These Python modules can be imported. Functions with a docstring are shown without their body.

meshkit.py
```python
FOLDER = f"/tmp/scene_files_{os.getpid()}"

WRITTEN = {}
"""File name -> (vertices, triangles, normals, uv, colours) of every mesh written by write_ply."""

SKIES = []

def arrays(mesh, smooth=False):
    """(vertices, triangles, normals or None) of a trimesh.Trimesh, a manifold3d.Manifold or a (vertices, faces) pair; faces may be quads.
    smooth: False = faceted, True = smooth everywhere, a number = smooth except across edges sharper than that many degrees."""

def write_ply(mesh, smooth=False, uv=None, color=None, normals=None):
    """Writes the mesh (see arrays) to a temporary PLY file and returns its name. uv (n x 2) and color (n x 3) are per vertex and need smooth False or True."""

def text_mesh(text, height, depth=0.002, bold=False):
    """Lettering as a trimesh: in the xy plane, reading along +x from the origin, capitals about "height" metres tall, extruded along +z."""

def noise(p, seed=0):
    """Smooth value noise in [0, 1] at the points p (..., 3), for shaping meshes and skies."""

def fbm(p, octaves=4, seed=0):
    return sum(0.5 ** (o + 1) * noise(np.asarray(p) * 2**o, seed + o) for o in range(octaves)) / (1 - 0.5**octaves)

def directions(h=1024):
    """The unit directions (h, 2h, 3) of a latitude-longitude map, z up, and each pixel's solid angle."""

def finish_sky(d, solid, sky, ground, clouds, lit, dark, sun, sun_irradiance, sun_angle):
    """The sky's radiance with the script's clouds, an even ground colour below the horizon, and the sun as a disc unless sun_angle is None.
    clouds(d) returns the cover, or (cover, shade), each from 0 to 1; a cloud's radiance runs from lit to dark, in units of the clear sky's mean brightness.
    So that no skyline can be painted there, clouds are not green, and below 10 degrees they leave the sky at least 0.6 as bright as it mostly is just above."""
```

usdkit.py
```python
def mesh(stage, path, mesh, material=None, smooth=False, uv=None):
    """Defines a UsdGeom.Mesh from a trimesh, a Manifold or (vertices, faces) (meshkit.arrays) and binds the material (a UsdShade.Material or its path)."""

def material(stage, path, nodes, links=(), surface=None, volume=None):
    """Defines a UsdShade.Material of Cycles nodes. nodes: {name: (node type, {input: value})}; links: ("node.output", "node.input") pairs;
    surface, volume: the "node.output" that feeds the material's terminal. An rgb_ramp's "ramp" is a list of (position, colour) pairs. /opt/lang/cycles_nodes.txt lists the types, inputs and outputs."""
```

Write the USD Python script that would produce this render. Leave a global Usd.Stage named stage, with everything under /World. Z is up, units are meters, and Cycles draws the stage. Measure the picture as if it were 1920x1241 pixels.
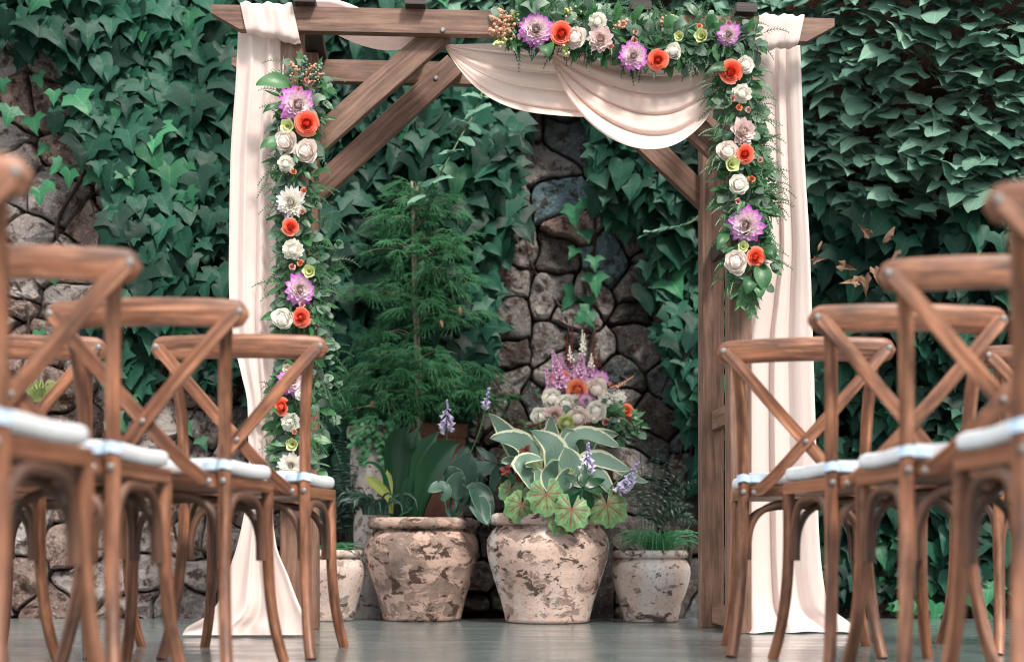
import math, random
import numpy as np, trimesh, usdkit, meshkit
from scipy.spatial import Voronoi
from shapely.geometry import Polygon, Point, box as sbox
from pxr import Usd, UsdGeom, UsdLux, UsdShade, Sdf, Gf, Vt

stage = Usd.Stage.CreateInMemory()
UsdGeom.SetStageUpAxis(stage, 'Z'); UsdGeom.SetStageMetersPerUnit(stage, 1.0)
UsdGeom.Xform.Define(stage, '/World'); UsdGeom.Scope.Define(stage, '/World/Looks')
L = '/World/Looks/'
PI = math.pi

# ---------------------------------------------------------------- camera, sky, sun
FPX, CX, HY, CAMZ = 2667.0, 960.0, 1031.0, 0.30      # focal length in photo pixels, principal column, horizon row, eye height
cam = UsdGeom.Camera.Define(stage, '/World/camera')
cam.AddTranslateOp().Set((0, 0, CAMZ)); cam.AddRotateXOp().Set(90.0)
cam.CreateHorizontalApertureAttr(36.0); cam.CreateVerticalApertureAttr(36.0 * 661 / 1024); cam.CreateFocalLengthAttr(50.0)
cam.CreateVerticalApertureOffsetAttr((HY - 620.5) / 1920 * 36.0)
cam.CreateFStopAttr(1.7); cam.CreateFocusDistanceAttr(5.15)
cam.CreateExposureAttr(1.88)
SUN = np.array([0.30, -0.58, 0.70]); SUN /= np.linalg.norm(SUN)
usdkit.material(stage, L + 'sky', {
    'sky': ('sky_texture', {'sky_type': 'single_scattering', 'sun_disc': False, 'sun_elevation': math.asin(SUN[2]), 'sun_rotation': math.atan2(SUN[0], SUN[1]), 'altitude': 100.0, 'air_density': 1.0, 'aerosol_density': 2.0, 'ozone_density': 1.0}),
    'tc': ('texture_coordinate', {}), 'sz': ('separate_xyz', {}), 'gz': ('map_range', {'from_min': 0.0, 'from_max': 1.0, 'to_min': 0.38, 'to_max': 1.5, 'clamp': True}), 'gc': ('combine_color', {}), 'cl': ('mix_color', {'blend_type': 'multiply', 'fac': 1.0, 'a': (7.2, 7.2, 7.1), 'use_clamp': False}), 'n': ('noise_texture', {'scale': 2.2, 'detail': 6.0, 'roughness': 0.55}),
    'r': ('map_range', {'from_min': 0.3, 'from_max': 0.6, 'to_min': 0.55, 'to_max': 1.0, 'clamp': True}),
    'm': ('mix_color', {'use_clamp': False}),
    'bg': ('background_shader', {'strength': 0.070})},
    [('tc.generated', 'n.vector'), ('tc.generated', 'sz.vector'), ('sz.z', 'gz.value'), ('gz.result', 'gc.r'), ('gz.result', 'gc.g'), ('gz.result', 'gc.b'), ('gc.color', 'cl.b'), ('cl.result', 'm.b'), ('n.fac', 'r.value'), ('r.result', 'm.fac'), ('sky.color', 'm.a'), ('m.result', 'bg.color')], surface='bg.background')
dome = UsdLux.DomeLight.Define(stage, '/World/sky')
UsdShade.MaterialBindingAPI.Apply(dome.GetPrim()).Bind(UsdShade.Material.Get(stage, L + 'sky'))
dome.GetPrim().SetCustomDataByKey('kind', 'structure')
sun = UsdLux.DistantLight.Define(stage, '/World/sun')
sun.CreateNormalizeAttr(True) if hasattr(sun, 'CreateNormalizeAttr') else None
UsdLux.LightAPI(sun.GetPrim()).CreateNormalizeAttr(True)
sun.CreateIntensityAttr(0.34); sun.CreateAngleAttr(11.0); sun.CreateColorAttr((1.0, 0.93, 0.84))
zax = Gf.Vec3d(*map(float, SUN))
rot = Gf.Rotation(Gf.Vec3d(0, 0, 1), zax)
sun.AddTransformOp().Set(Gf.Matrix4d().SetRotate(rot))

# ---------------------------------------------------------------- helpers
def P(px, py, Y):
    return np.array([(px - CX) * Y / FPX, Y, CAMZ + (HY - py) * Y / FPX])
def topx(p):
    p = np.asarray(p, float)
    return CX + p[..., 0] * FPX / p[..., 1], HY - (p[..., 2] - CAMZ) * FPX / p[..., 1]
used = {}
def path_for(name, parent='/World'):
    k = (parent, name); n = used.get(k, 0); used[k] = n + 1
    return f'{parent}/{name}' if n == 0 else f'{parent}/{name}_{n:03d}'
def tag(prim, label=None, cat=None, group=None, kind=None):
    for k, v in (('label', label), ('category', cat), ('group', group), ('kind', kind)):
        if v: prim.SetCustomDataByKey(k, v)
    return prim
def thing(name, label, cat, loc=(0, 0, 0), rz=0.0, group=None, kind=None):
    x = UsdGeom.Xform.Define(stage, path_for(name))
    x.AddTranslateOp().Set(tuple(map(float, loc))); x.AddRotateZOp().Set(float(math.degrees(rz)))
    return tag(x.GetPrim(), label, cat, group, kind)
mats = {}
def obj(name, m, mat, parent=None, smooth=False, uv=None, label=None, cat=None, group=None, kind=None):
    if len(m) == 3 and not hasattr(m, 'vertices'):
        m, uv = (m[0], m[1]), m[2]
    par = '/World' if parent is None else str(parent.GetPath())
    me = usdkit.mesh(stage, path_for(name, par), m, mats[mat], smooth=smooth, uv=uv)
    return tag(me.GetPrim(), label, cat, group, kind)
class MB:
    "collects pieces (verts, tris, uv) of ONE mesh"
    def __init__(s): s.v, s.f, s.u, s.n = [], [], [], 0
    def add(s, v, f, u=None):
        v = np.asarray(v, float); f = np.asarray(f, int)
        if f.shape[1] == 4: f = np.vstack([f[:, [0, 1, 2]], f[:, [0, 2, 3]]])
        s.v.append(v); s.f.append(f + s.n); s.u.append(np.zeros((len(v), 2)) if u is None else np.asarray(u, float)); s.n += len(v)
        return s
    def put(s, m): return s.add(*m)
    def get(s): return np.vstack(s.v), np.vstack(s.f), np.vstack(s.u)
    def build(s, name, mat, parent=None, smooth=True, **k): return obj(name, s.get(), mat, parent, smooth, **k)
def norm(a): return np.asarray(a, float) / (np.linalg.norm(a) + 1e-12)
def spline(pts, n):
    from scipy.interpolate import CubicSpline
    pts = np.asarray(pts, float); d = np.r_[0, np.cumsum(np.linalg.norm(np.diff(pts, axis=0), axis=1))]
    return CubicSpline(d, pts)(np.linspace(0, d[-1], n))
def circ(r, n=10, ry=None):
    a = np.linspace(0, 2 * PI, n, endpoint=False); return np.c_[np.cos(a) * r, np.sin(a) * (ry or r)]
def rect(w, h, c):
    w, h = w / 2, h / 2
    return np.array([(-w + c, -h), (w - c, -h), (w, -h + c), (w, h - c), (w - c, h), (-w + c, h), (-w, h - c), (-w, -h + c)])
def sweep(path, sec, up=(0, 0, 1), hard=False, scale=None, cap=True, u0=0.0):
    "section swept along a path; uv = metres along, metres around"
    p = np.asarray(path, float); n = len(p); t = np.gradient(p, axis=0); t /= np.linalg.norm(t, axis=1, keepdims=True)
    S = np.cross(t, np.asarray(up, float)); S /= np.linalg.norm(S, axis=1, keepdims=True) + 1e-9; U = np.cross(S, t)
    sc = np.ones((n, 2)) if scale is None else (np.c_[scale, scale] if np.ndim(scale) == 1 else np.asarray(scale))
    m = len(sec); per = np.r_[0, np.cumsum(np.linalg.norm(np.diff(np.vstack([sec, sec[:1]]), axis=0), axis=1))]
    if hard:
        idx = np.ravel([(i, (i + 1) % m) for i in range(m)]); vv = np.ravel([(per[i], per[i + 1]) for i in range(m)]); pairs = [(2 * i, 2 * i + 1) for i in range(m)]
    else:
        idx = np.r_[np.arange(m), 0]; vv = per; pairs = [(i, i + 1) for i in range(m)]
    s2 = sec[idx]; k = len(idx)
    v = p[:, None] + (s2[None, :, 0] * sc[:, :1])[..., None] * S[:, None] + (s2[None, :, 1] * sc[:, 1:])[..., None] * U[:, None]
    al = np.r_[0, np.cumsum(np.linalg.norm(np.diff(p, axis=0), axis=1))] + u0
    uv = np.stack([np.repeat(al[:, None], k, 1), np.repeat(vv[None], n, 0)], -1).reshape(-1, 2)
    f = [(i * k + a, i * k + b, (i + 1) * k + b, (i + 1) * k + a) for i in range(n - 1) for a, b in pairs]
    v = v.reshape(-1, 3); f = np.array(f)
    out = MB().add(v, f, uv)
    if cap:
        for i, flip in ((0, True), (n - 1, False)):
            ring = p[i] + sec[:, :1] * sc[i, 0] * S[i] + sec[:, 1:] * sc[i, 1] * U[i]
            vc = np.vstack([p[i:i + 1], ring]); fc = np.array([(0, 1 + j, 1 + (j + 1) % m) for j in range(m)])
            if flip: fc = fc[:, ::-1]
            out.add(vc, fc, np.c_[vc[:, 0] * .3 + u0, vc[:, 2] * 2])
    return out.get()
def beam(a, b, w, h, c=0.004, up=(0, 0, 1), u0=0.0):
    return sweep([a, b], rect(w, h, c), up, hard=True, u0=u0)
def lathe(prof, n=48, c=(0, 0, 0), wob=None, rng=None):
    prof = np.asarray(prof, float); a = np.linspace(0, 2 * PI, n + 1)
    r = prof[:, :1] * np.ones((1, n + 1))
    if wob is not None: r = r * (1 + wob(a[None], prof[:, 1:]))
    v = np.stack([r * np.cos(a), r * np.sin(a), prof[:, 1:] * np.ones((1, n + 1))], -1) + np.asarray(c)
    k = n + 1; f = [(i * k + j, i * k + j + 1, (i + 1) * k + j + 1, (i + 1) * k + j) for i in range(len(prof) - 1) for j in range(n)]
    uv = np.stack([a[None] * .25 + 0 * r, prof[:, 1:] + 0 * r], -1)
    return MB().add(v.reshape(-1, 3), np.array(f), uv.reshape(-1, 2)).get()
def grid_faces(n, m):
    i, j = np.meshgrid(np.arange(n - 1), np.arange(m - 1), indexing='ij')
    return np.stack([i * m + j, i * m + j + 1, (i + 1) * m + j + 1, (i + 1) * m + j], -1).reshape(-1, 4)
def ball(c, r, sub=1, sq=(1, 1, 1)):
    m = trimesh.creation.icosphere(sub, r); v = np.array(m.vertices)
    return v * np.asarray(sq) + np.asarray(c), np.array(m.faces), np.c_[v[:, 0] / r, v[:, 2] / r]
def frame(t, n):
    "rows: across, along t, normal nearest n"
    t = norm(t); n = np.asarray(n, float); n = norm(n - t * (n @ t)); return np.array([np.cross(t, n), t, n])

# ---------------------------------------------------------------- materials
def M(name, *a, **k): mats[name] = usdkit.material(stage, L + name, *a, **k); return mats[name]
def plain(name, col, rough=0.6, metallic=0.0, var=0.0):
    return M(name, {'g': ('geometry', {}), 'n': ('noise_texture', {'scale': 30.0, 'detail': 4.0}), 'r': ('rgb_ramp', {'ramp': [(0.3, tuple(c * (1 - var) for c in col)), (0.7, tuple(min(1, c * (1 + var)) for c in col))]}),
        'p': ('principled_bsdf', {'roughness': rough, 'metallic': metallic})}, [('g.position', 'n.vector'), ('n.fac', 'r.fac'), ('r.color', 'p.base_color')], surface='p.BSDF')
def wood(name, dark, mid, light, rough=0.5, blotch=0.35, spec=0.4):
    M(name, {'uv': ('uvmap', {'attribute': 'st'}), 'oi': ('object_info', {}), 'w': ('math', {'math_type': 'multiply', 'value2': 37.0}),
        'mp': ('mapping', {'scale': (2.2, 42.0, 1.0)}), 'n': ('noise_texture', {'dimensions': '4D', 'scale': 1.6, 'detail': 6.0, 'roughness': 0.62, 'distortion': 0.7}),
        'mp2': ('mapping', {'scale': (3.2, 9.0, 1.0)}), 'n2': ('noise_texture', {'dimensions': '4D', 'scale': 2.0, 'detail': 6.0, 'roughness': 0.65}),
        'r': ('rgb_ramp', {'ramp': [(0.3, dark), (0.47, mid), (0.68, light)]}), 'r2': ('map_range', {'from_min': 0.32, 'from_max': 0.68, 'to_min': 1 - blotch, 'to_max': 1 + blotch}),
        'mul': ('mix_color', {'blend_type': 'multiply', 'fac': 1.0, 'use_clamp': False}), 'cc': ('combine_color', {}),
        'rr': ('map_range', {'to_min': rough + .12, 'to_max': rough - .1}),
        'b': ('bump', {'strength': 0.35, 'distance': 0.002}), 'p': ('principled_bsdf', {'specular_ior_level': spec})},
        [('oi.random', 'w.value1'), ('uv.UV', 'mp.vector'), ('uv.UV', 'mp2.vector'), ('mp.vector', 'n.vector'), ('mp2.vector', 'n2.vector'), ('w.value', 'n.w'), ('w.value', 'n2.w'),
         ('n.fac', 'r.fac'), ('n2.fac', 'r2.value'), ('r2.result', 'cc.r'), ('r2.result', 'cc.g'), ('r2.result', 'cc.b'), ('r.color', 'mul.a'), ('cc.color', 'mul.b'), ('mul.result', 'p.base_color'),
         ('n.fac', 'b.height'), ('b.normal', 'p.normal'), ('n2.fac', 'rr.value'), ('rr.result', 'p.roughness')], surface='p.BSDF')
def leaf(name, lo, hi, vein=(1.6, 1.7, 1.5), trans=0.25, rough=0.42, edge=None, edge_at=0.8, spec=0.45, vein_w=0.05):
    nodes = {'g': ('geometry', {}), 'oi': ('object_info', {}), 'a': ('math', {'math_type': 'add'}), 'fr': ('math', {'math_type': 'fraction'}),
        'ns': ('noise_texture', {'scale': 2.3, 'detail': 2.0}), 'nb': ('noise_texture', {'scale': 90.0, 'detail': 3.0}), 'mx': ('math', {'math_type': 'multiply_add', 'value2': 0.5}), 'hx': ('math', {'math_type': 'multiply_add', 'value2': 0.5}),
        'r': ('rgb_ramp', {'ramp': [(0.22, lo), (0.5, tuple(a * .6 + b * .4 for a, b in zip(lo, hi))), (0.80, hi)]}),
        'uv': ('uvmap', {'attribute': 'st'}), 'sx': ('separate_xyz', {}), 'ab': ('math', {'math_type': 'absolute'}),
        'vm': ('map_range', {'from_min': 0.0, 'from_max': vein_w, 'to_min': 1.0, 'to_max': 0.0, 'clamp': True}),
        'cv': ('combine_xyz', {}), 's1': ('math', {'math_type': 'multiply_add', 'value2': -0.55}), 's2': ('math', {'math_type': 'multiply', 'value2': 42.0}), 's3': ('math', {'math_type': 'sine'}),
        's4': ('map_range', {'from_min': 0.86, 'from_max': 1.0, 'to_min': 0.0, 'to_max': 0.5, 'clamp': True}), 'vx': ('math', {'math_type': 'maximum'}),
        'vc': ('mix_color', {'blend_type': 'multiply', 'b': vein, 'use_clamp': False}),
        'p': ('principled_bsdf', {'roughness': rough, 'specular_ior_level': spec}), 'tr': ('translucent_bsdf', {}), 'ms': ('mix_closure', {'fac': trans}), 'b': ('bump', {'strength': 0.25, 'distance': 0.003})}
    links = [('g.random_per_island', 'a.value1'), ('oi.random', 'a.value2'), ('a.value', 'fr.value1'), ('g.position', 'ns.vector'), ('g.position', 'nb.vector'), ('fr.value', 'mx.value1'), ('ns.fac', 'hx.value1'), ('hx.value', 'mx.value3'), ('mx.value', 'r.fac'),
        ('uv.UV', 'sx.vector'), ('sx.x', 'ab.value1'), ('ab.value', 'vm.value'), ('ab.value', 's1.value1'), ('sx.y', 's1.value3'), ('s1.value', 's2.value1'), ('s2.value', 's3.value1'), ('s3.value', 's4.value'), ('vm.result', 'vx.value1'), ('s4.result', 'vx.value2'),
        ('vx.value', 'vc.fac'), ('r.color', 'vc.a'), ('nb.fac', 'b.height'), ('b.normal', 'p.normal'), ('p.BSDF', 'ms.closure1'), ('tr.BSDF', 'ms.closure2')]
    nodes['hx'] = ('math', {'math_type': 'multiply', 'value2': 0.5})
    last = 'vc.result'
    if edge:
        nodes |= {'en': ('noise_texture', {'scale': 40.0, 'detail': 2.0}), 'ea': ('math', {'math_type': 'multiply_add', 'value2': 0.35}), 'er': ('map_range', {'from_min': edge_at + .13, 'from_max': edge_at + .19, 'clamp': True}), 'em': ('mix_color', {'b': edge})}
        links += [('g.position', 'en.vector'), ('en.fac', 'ea.value1'), ('ab.value', 'ea.value3'), ('ea.value', 'er.value'), ('er.result', 'em.fac'), (last, 'em.a')]
        last = 'em.result'
    links += [(last, 'p.base_color'), (last, 'tr.color')]
    M(name, nodes, links, surface='ms.closure')
def petal(name, ramp, trans=0.14, rough=0.55, var=0.12):
    "colour along the petal (st.y)"
    M(name, {'uv': ('uvmap', {'attribute': 'st'}), 'sx': ('separate_xyz', {}), 'r': ('rgb_ramp', {'ramp': ramp}), 'g': ('geometry', {}), 'n': ('noise_texture', {'scale': 60.0, 'detail': 2.0}), 'mr': ('map_range', {'to_min': 1 - var * 2, 'to_max': 1 + var * 2}),
        'cc': ('combine_color', {}), 'mul': ('mix_color', {'blend_type': 'multiply', 'fac': 1.0}), 'p': ('principled_bsdf', {'roughness': rough, 'specular_ior_level': 0.25}), 'tr': ('translucent_bsdf', {}), 'ms': ('mix_closure', {'fac': trans})},
        [('uv.UV', 'sx.vector'), ('sx.y', 'r.fac'), ('g.position', 'n.vector'), ('n.fac', 'mr.value'), ('mr.result', 'cc.r'), ('mr.result', 'cc.g'), ('mr.result', 'cc.b'), ('r.color', 'mul.a'), ('cc.color', 'mul.b'), ('mul.result', 'p.base_color'), ('mul.result', 'tr.color'), ('p.BSDF', 'ms.closure1'), ('tr.BSDF', 'ms.closure2')], surface='ms.closure')
def cloth(name, col, trans, clear):
    nodes = {'g': ('geometry', {}), 'mp': ('mapping', {'scale': (1.0, 1.0, 1.0)}), 'w': ('noise_texture', {'scale': 260.0, 'detail': 2.0}), 'mc': ('mapping', {'scale': (38.0, 38.0, 4.0)}), 'cn': ('noise_texture', {'scale': 1.0, 'detail': 5.0, 'roughness': 0.6, 'distortion': 0.8}), 'bc': ('bump', {'strength': 0.45, 'distance': 0.008}), 'b': ('bump', {'strength': 0.12, 'distance': 0.001}),
        'p': ('principled_bsdf', {'base_color': col, 'roughness': 0.8, 'specular_ior_level': 0.15, 'sheen_weight': 0.15}), 'tr': ('translucent_bsdf', {'color': col}), 'm1': ('mix_closure', {'fac': trans}),
        'tp': ('transparent_bsdf', {}), 'm2': ('mix_closure', {'fac': clear})}
    M(name, nodes, [('g.position', 'mc.vector'), ('mc.vector', 'cn.vector'), ('cn.fac', 'bc.height'), ('bc.normal', 'b.normal'), ('g.position', 'w.vector'), ('w.fac', 'b.height'), ('b.normal', 'p.normal'), ('p.BSDF', 'm1.closure1'), ('tr.BSDF', 'm1.closure2'), ('m1.closure', 'm2.closure1'), ('tp.BSDF', 'm2.closure2')], surface='m2.closure')

wood('arch_wood', (0.072, 0.036, 0.025), (0.145, 0.078, 0.054), (0.235, 0.140, 0.104), 0.5)
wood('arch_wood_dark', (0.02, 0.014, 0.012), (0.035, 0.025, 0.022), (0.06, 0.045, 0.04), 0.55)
wood('chair_wood', (0.036, 0.013, 0.007), (0.150, 0.056, 0.026), (0.33, 0.155, 0.092), 0.44, 0.68, 0.48)
wood('chair_wood_shaded', (0.040, 0.017, 0.010), (0.085, 0.036, 0.020), (0.16, 0.080, 0.050), 0.42, 0.35, 0.5)  # chair wood darkened: the shade under the seats is put into its colour
plain('bolt_metal', (0.26, 0.25, 0.24), 0.45, 0.85)
plain('cushion_fabric', (0.56, 0.57, 0.59), 0.9, 0, 0.06)
plain('tie_fabric', (0.48, 0.63, 0.80), 0.85, 0, 0.08)
plain('blue_plastic', (0.05, 0.22, 0.32), 0.4)
plain('soil', (0.022, 0.014, 0.010), 0.95, 0, 0.4)
plain('bark', (0.27, 0.215, 0.175), 0.9, 0, 0.45)
plain('vine_bark', (0.035, 0.022, 0.016), 0.9, 0, 0.4)
plain('stem_green', (0.06, 0.13, 0.05), 0.6, 0, 0.3)
cloth('curtain_cloth', (0.89, 0.745, 0.705), 0.30, 0.09)
cloth('swag_cloth', (0.96, 0.775, 0.705), 0.33, 0.06)

def stone_mat(name, a, b, c, dark, spots):
    M(name, {'g': ('geometry', {}), 'oi': ('object_info', {}), 'tw': ('math', {'math_type': 'multiply', 'value2': 23.0}),
        'n': ('noise_texture', {'dimensions': '4D', 'scale': 5.0, 'detail': 8.0, 'roughness': 0.65}), 'r': ('rgb_ramp', {'ramp': [(0.28, dark), (0.42, a), (0.56, b), (0.72, c)]}),
        'ri': ('map_range', {'to_min': 0.7, 'to_max': 1.3}), 'cc': ('combine_color', {}), 'mu': ('mix_color', {'blend_type': 'multiply', 'fac': 1.0, 'use_clamp': False}),
        'v': ('noise_texture', {'scale': 85.0, 'detail': 3.0, 'roughness': 0.7}), 'vr': ('map_range', {'from_min': 0.56, 'from_max': 0.66, 'to_max': 0.8, 'clamp': True}), 'sp': ('mix_color', {'b': spots}),
        'd': ('noise_texture', {'scale': 17.0, 'detail': 9.0, 'roughness': 0.78}), 'dr': ('map_range', {'from_min': 0.515, 'from_max': 0.57, 'to_max': 0.85, 'clamp': True}), 'dm': ('mix_color', {'b': (0.055, 0.024, 0.013)}),
        'bn': ('noise_texture', {'scale': 32.0, 'detail': 9.0, 'roughness': 0.72}), 'b': ('bump', {'strength': 1.0, 'distance': 0.035}), 'p': ('principled_bsdf', {'roughness': 0.85, 'specular_ior_level': 0.25})},
        [('oi.random', 'tw.value1'), ('tw.value', 'n.w'), ('g.position', 'n.vector'), ('n.fac', 'r.fac'), ('oi.random', 'ri.value'), ('ri.result', 'cc.r'), ('ri.result', 'cc.g'), ('ri.result', 'cc.b'), ('r.color', 'mu.a'), ('cc.color', 'mu.b'),
         ('g.position', 'v.vector'), ('v.fac', 'vr.value'), ('vr.result', 'sp.fac'), ('mu.result', 'sp.a'), ('g.position', 'd.vector'), ('d.fac', 'dr.value'), ('dr.result', 'dm.fac'), ('sp.result', 'dm.a'), ('dm.result', 'p.base_color'),
         ('g.position', 'bn.vector'), ('bn.fac', 'b.height'), ('b.normal', 'p.normal')], surface='p.BSDF')
stone_mat('stone_pale', (0.33, 0.285, 0.27), (0.45, 0.40, 0.385), (0.58, 0.53, 0.51), (0.09, 0.06, 0.05), (0.6, 0.56, 0.54))
stone_mat('stone_grey', (0.17, 0.155, 0.148), (0.25, 0.23, 0.222), (0.36, 0.335, 0.325), (0.06, 0.045, 0.04), (0.5, 0.46, 0.44))
stone_mat('stone_pink', (0.22, 0.15, 0.13), (0.32, 0.23, 0.20), (0.44, 0.35, 0.32), (0.07, 0.04, 0.03), (0.55, 0.48, 0.45))
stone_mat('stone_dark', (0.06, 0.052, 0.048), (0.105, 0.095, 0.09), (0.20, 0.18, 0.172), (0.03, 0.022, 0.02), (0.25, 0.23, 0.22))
stone_mat('stone_slate', (0.085, 0.10, 0.105), (0.13, 0.15, 0.158), (0.22, 0.245, 0.25), (0.03, 0.028, 0.027), (0.32, 0.34, 0.34))
stone_mat('stone_blue', (0.12, 0.20, 0.23), (0.19, 0.29, 0.33), (0.30, 0.41, 0.44), (0.05, 0.06, 0.06), (0.40, 0.46, 0.48))
M('mortar', {'g': ('geometry', {}), 'n': ('noise_texture', {'scale': 9.0, 'detail': 9.0, 'roughness': 0.7}), 'r': ('rgb_ramp', {'ramp': [(0.35, (0.013, 0.008, 0.006)), (0.55, (0.040, 0.020, 0.013)), (0.75, (0.085, 0.052, 0.040))]}), 'b': ('bump', {'strength': 1.0, 'distance': 0.05}), 'p': ('principled_bsdf', {'roughness': 0.95, 'specular_ior_level': 0.1})},
    [('g.position', 'n.vector'), ('n.fac', 'r.fac'), ('r.color', 'p.base_color'), ('n.fac', 'b.height'), ('b.normal', 'p.normal')], surface='p.BSDF')
M('deck', {'g': ('geometry', {}), 'mp': ('mapping', {'scale': (0.9, 6.5, 1.0)}), 'n': ('noise_texture', {'scale': 1.4, 'detail': 7.0, 'roughness': 0.62, 'distortion': 0.35}),
    'r': ('rgb_ramp', {'ramp': [(0.3, (0.066, 0.082, 0.080)), (0.5, (0.090, 0.106, 0.104)), (0.72, (0.135, 0.150, 0.146))]}), 'mp2': ('mapping', {'scale': (1.2, 5.0, 1.0)}), 'n2': ('noise_texture', {'scale': 2.0, 'detail': 5.0}), 'rr': ('map_range', {'from_min': 0.3, 'from_max': 0.7, 'to_min': 0.10, 'to_max': 0.27}),
    'b': ('bump', {'strength': 0.10, 'distance': 0.004}), 'p': ('principled_bsdf', {'specular_ior_level': 0.65})},
    [('g.position', 'mp.vector'), ('mp.vector', 'n.vector'), ('n.fac', 'r.fac'), ('r.color', 'p.base_color'), ('g.position', 'mp2.vector'), ('mp2.vector', 'n2.vector'), ('n2.fac', 'rr.value'), ('rr.result', 'p.roughness'), ('n.fac', 'b.height'), ('b.normal', 'p.normal')], surface='p.BSDF')
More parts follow.
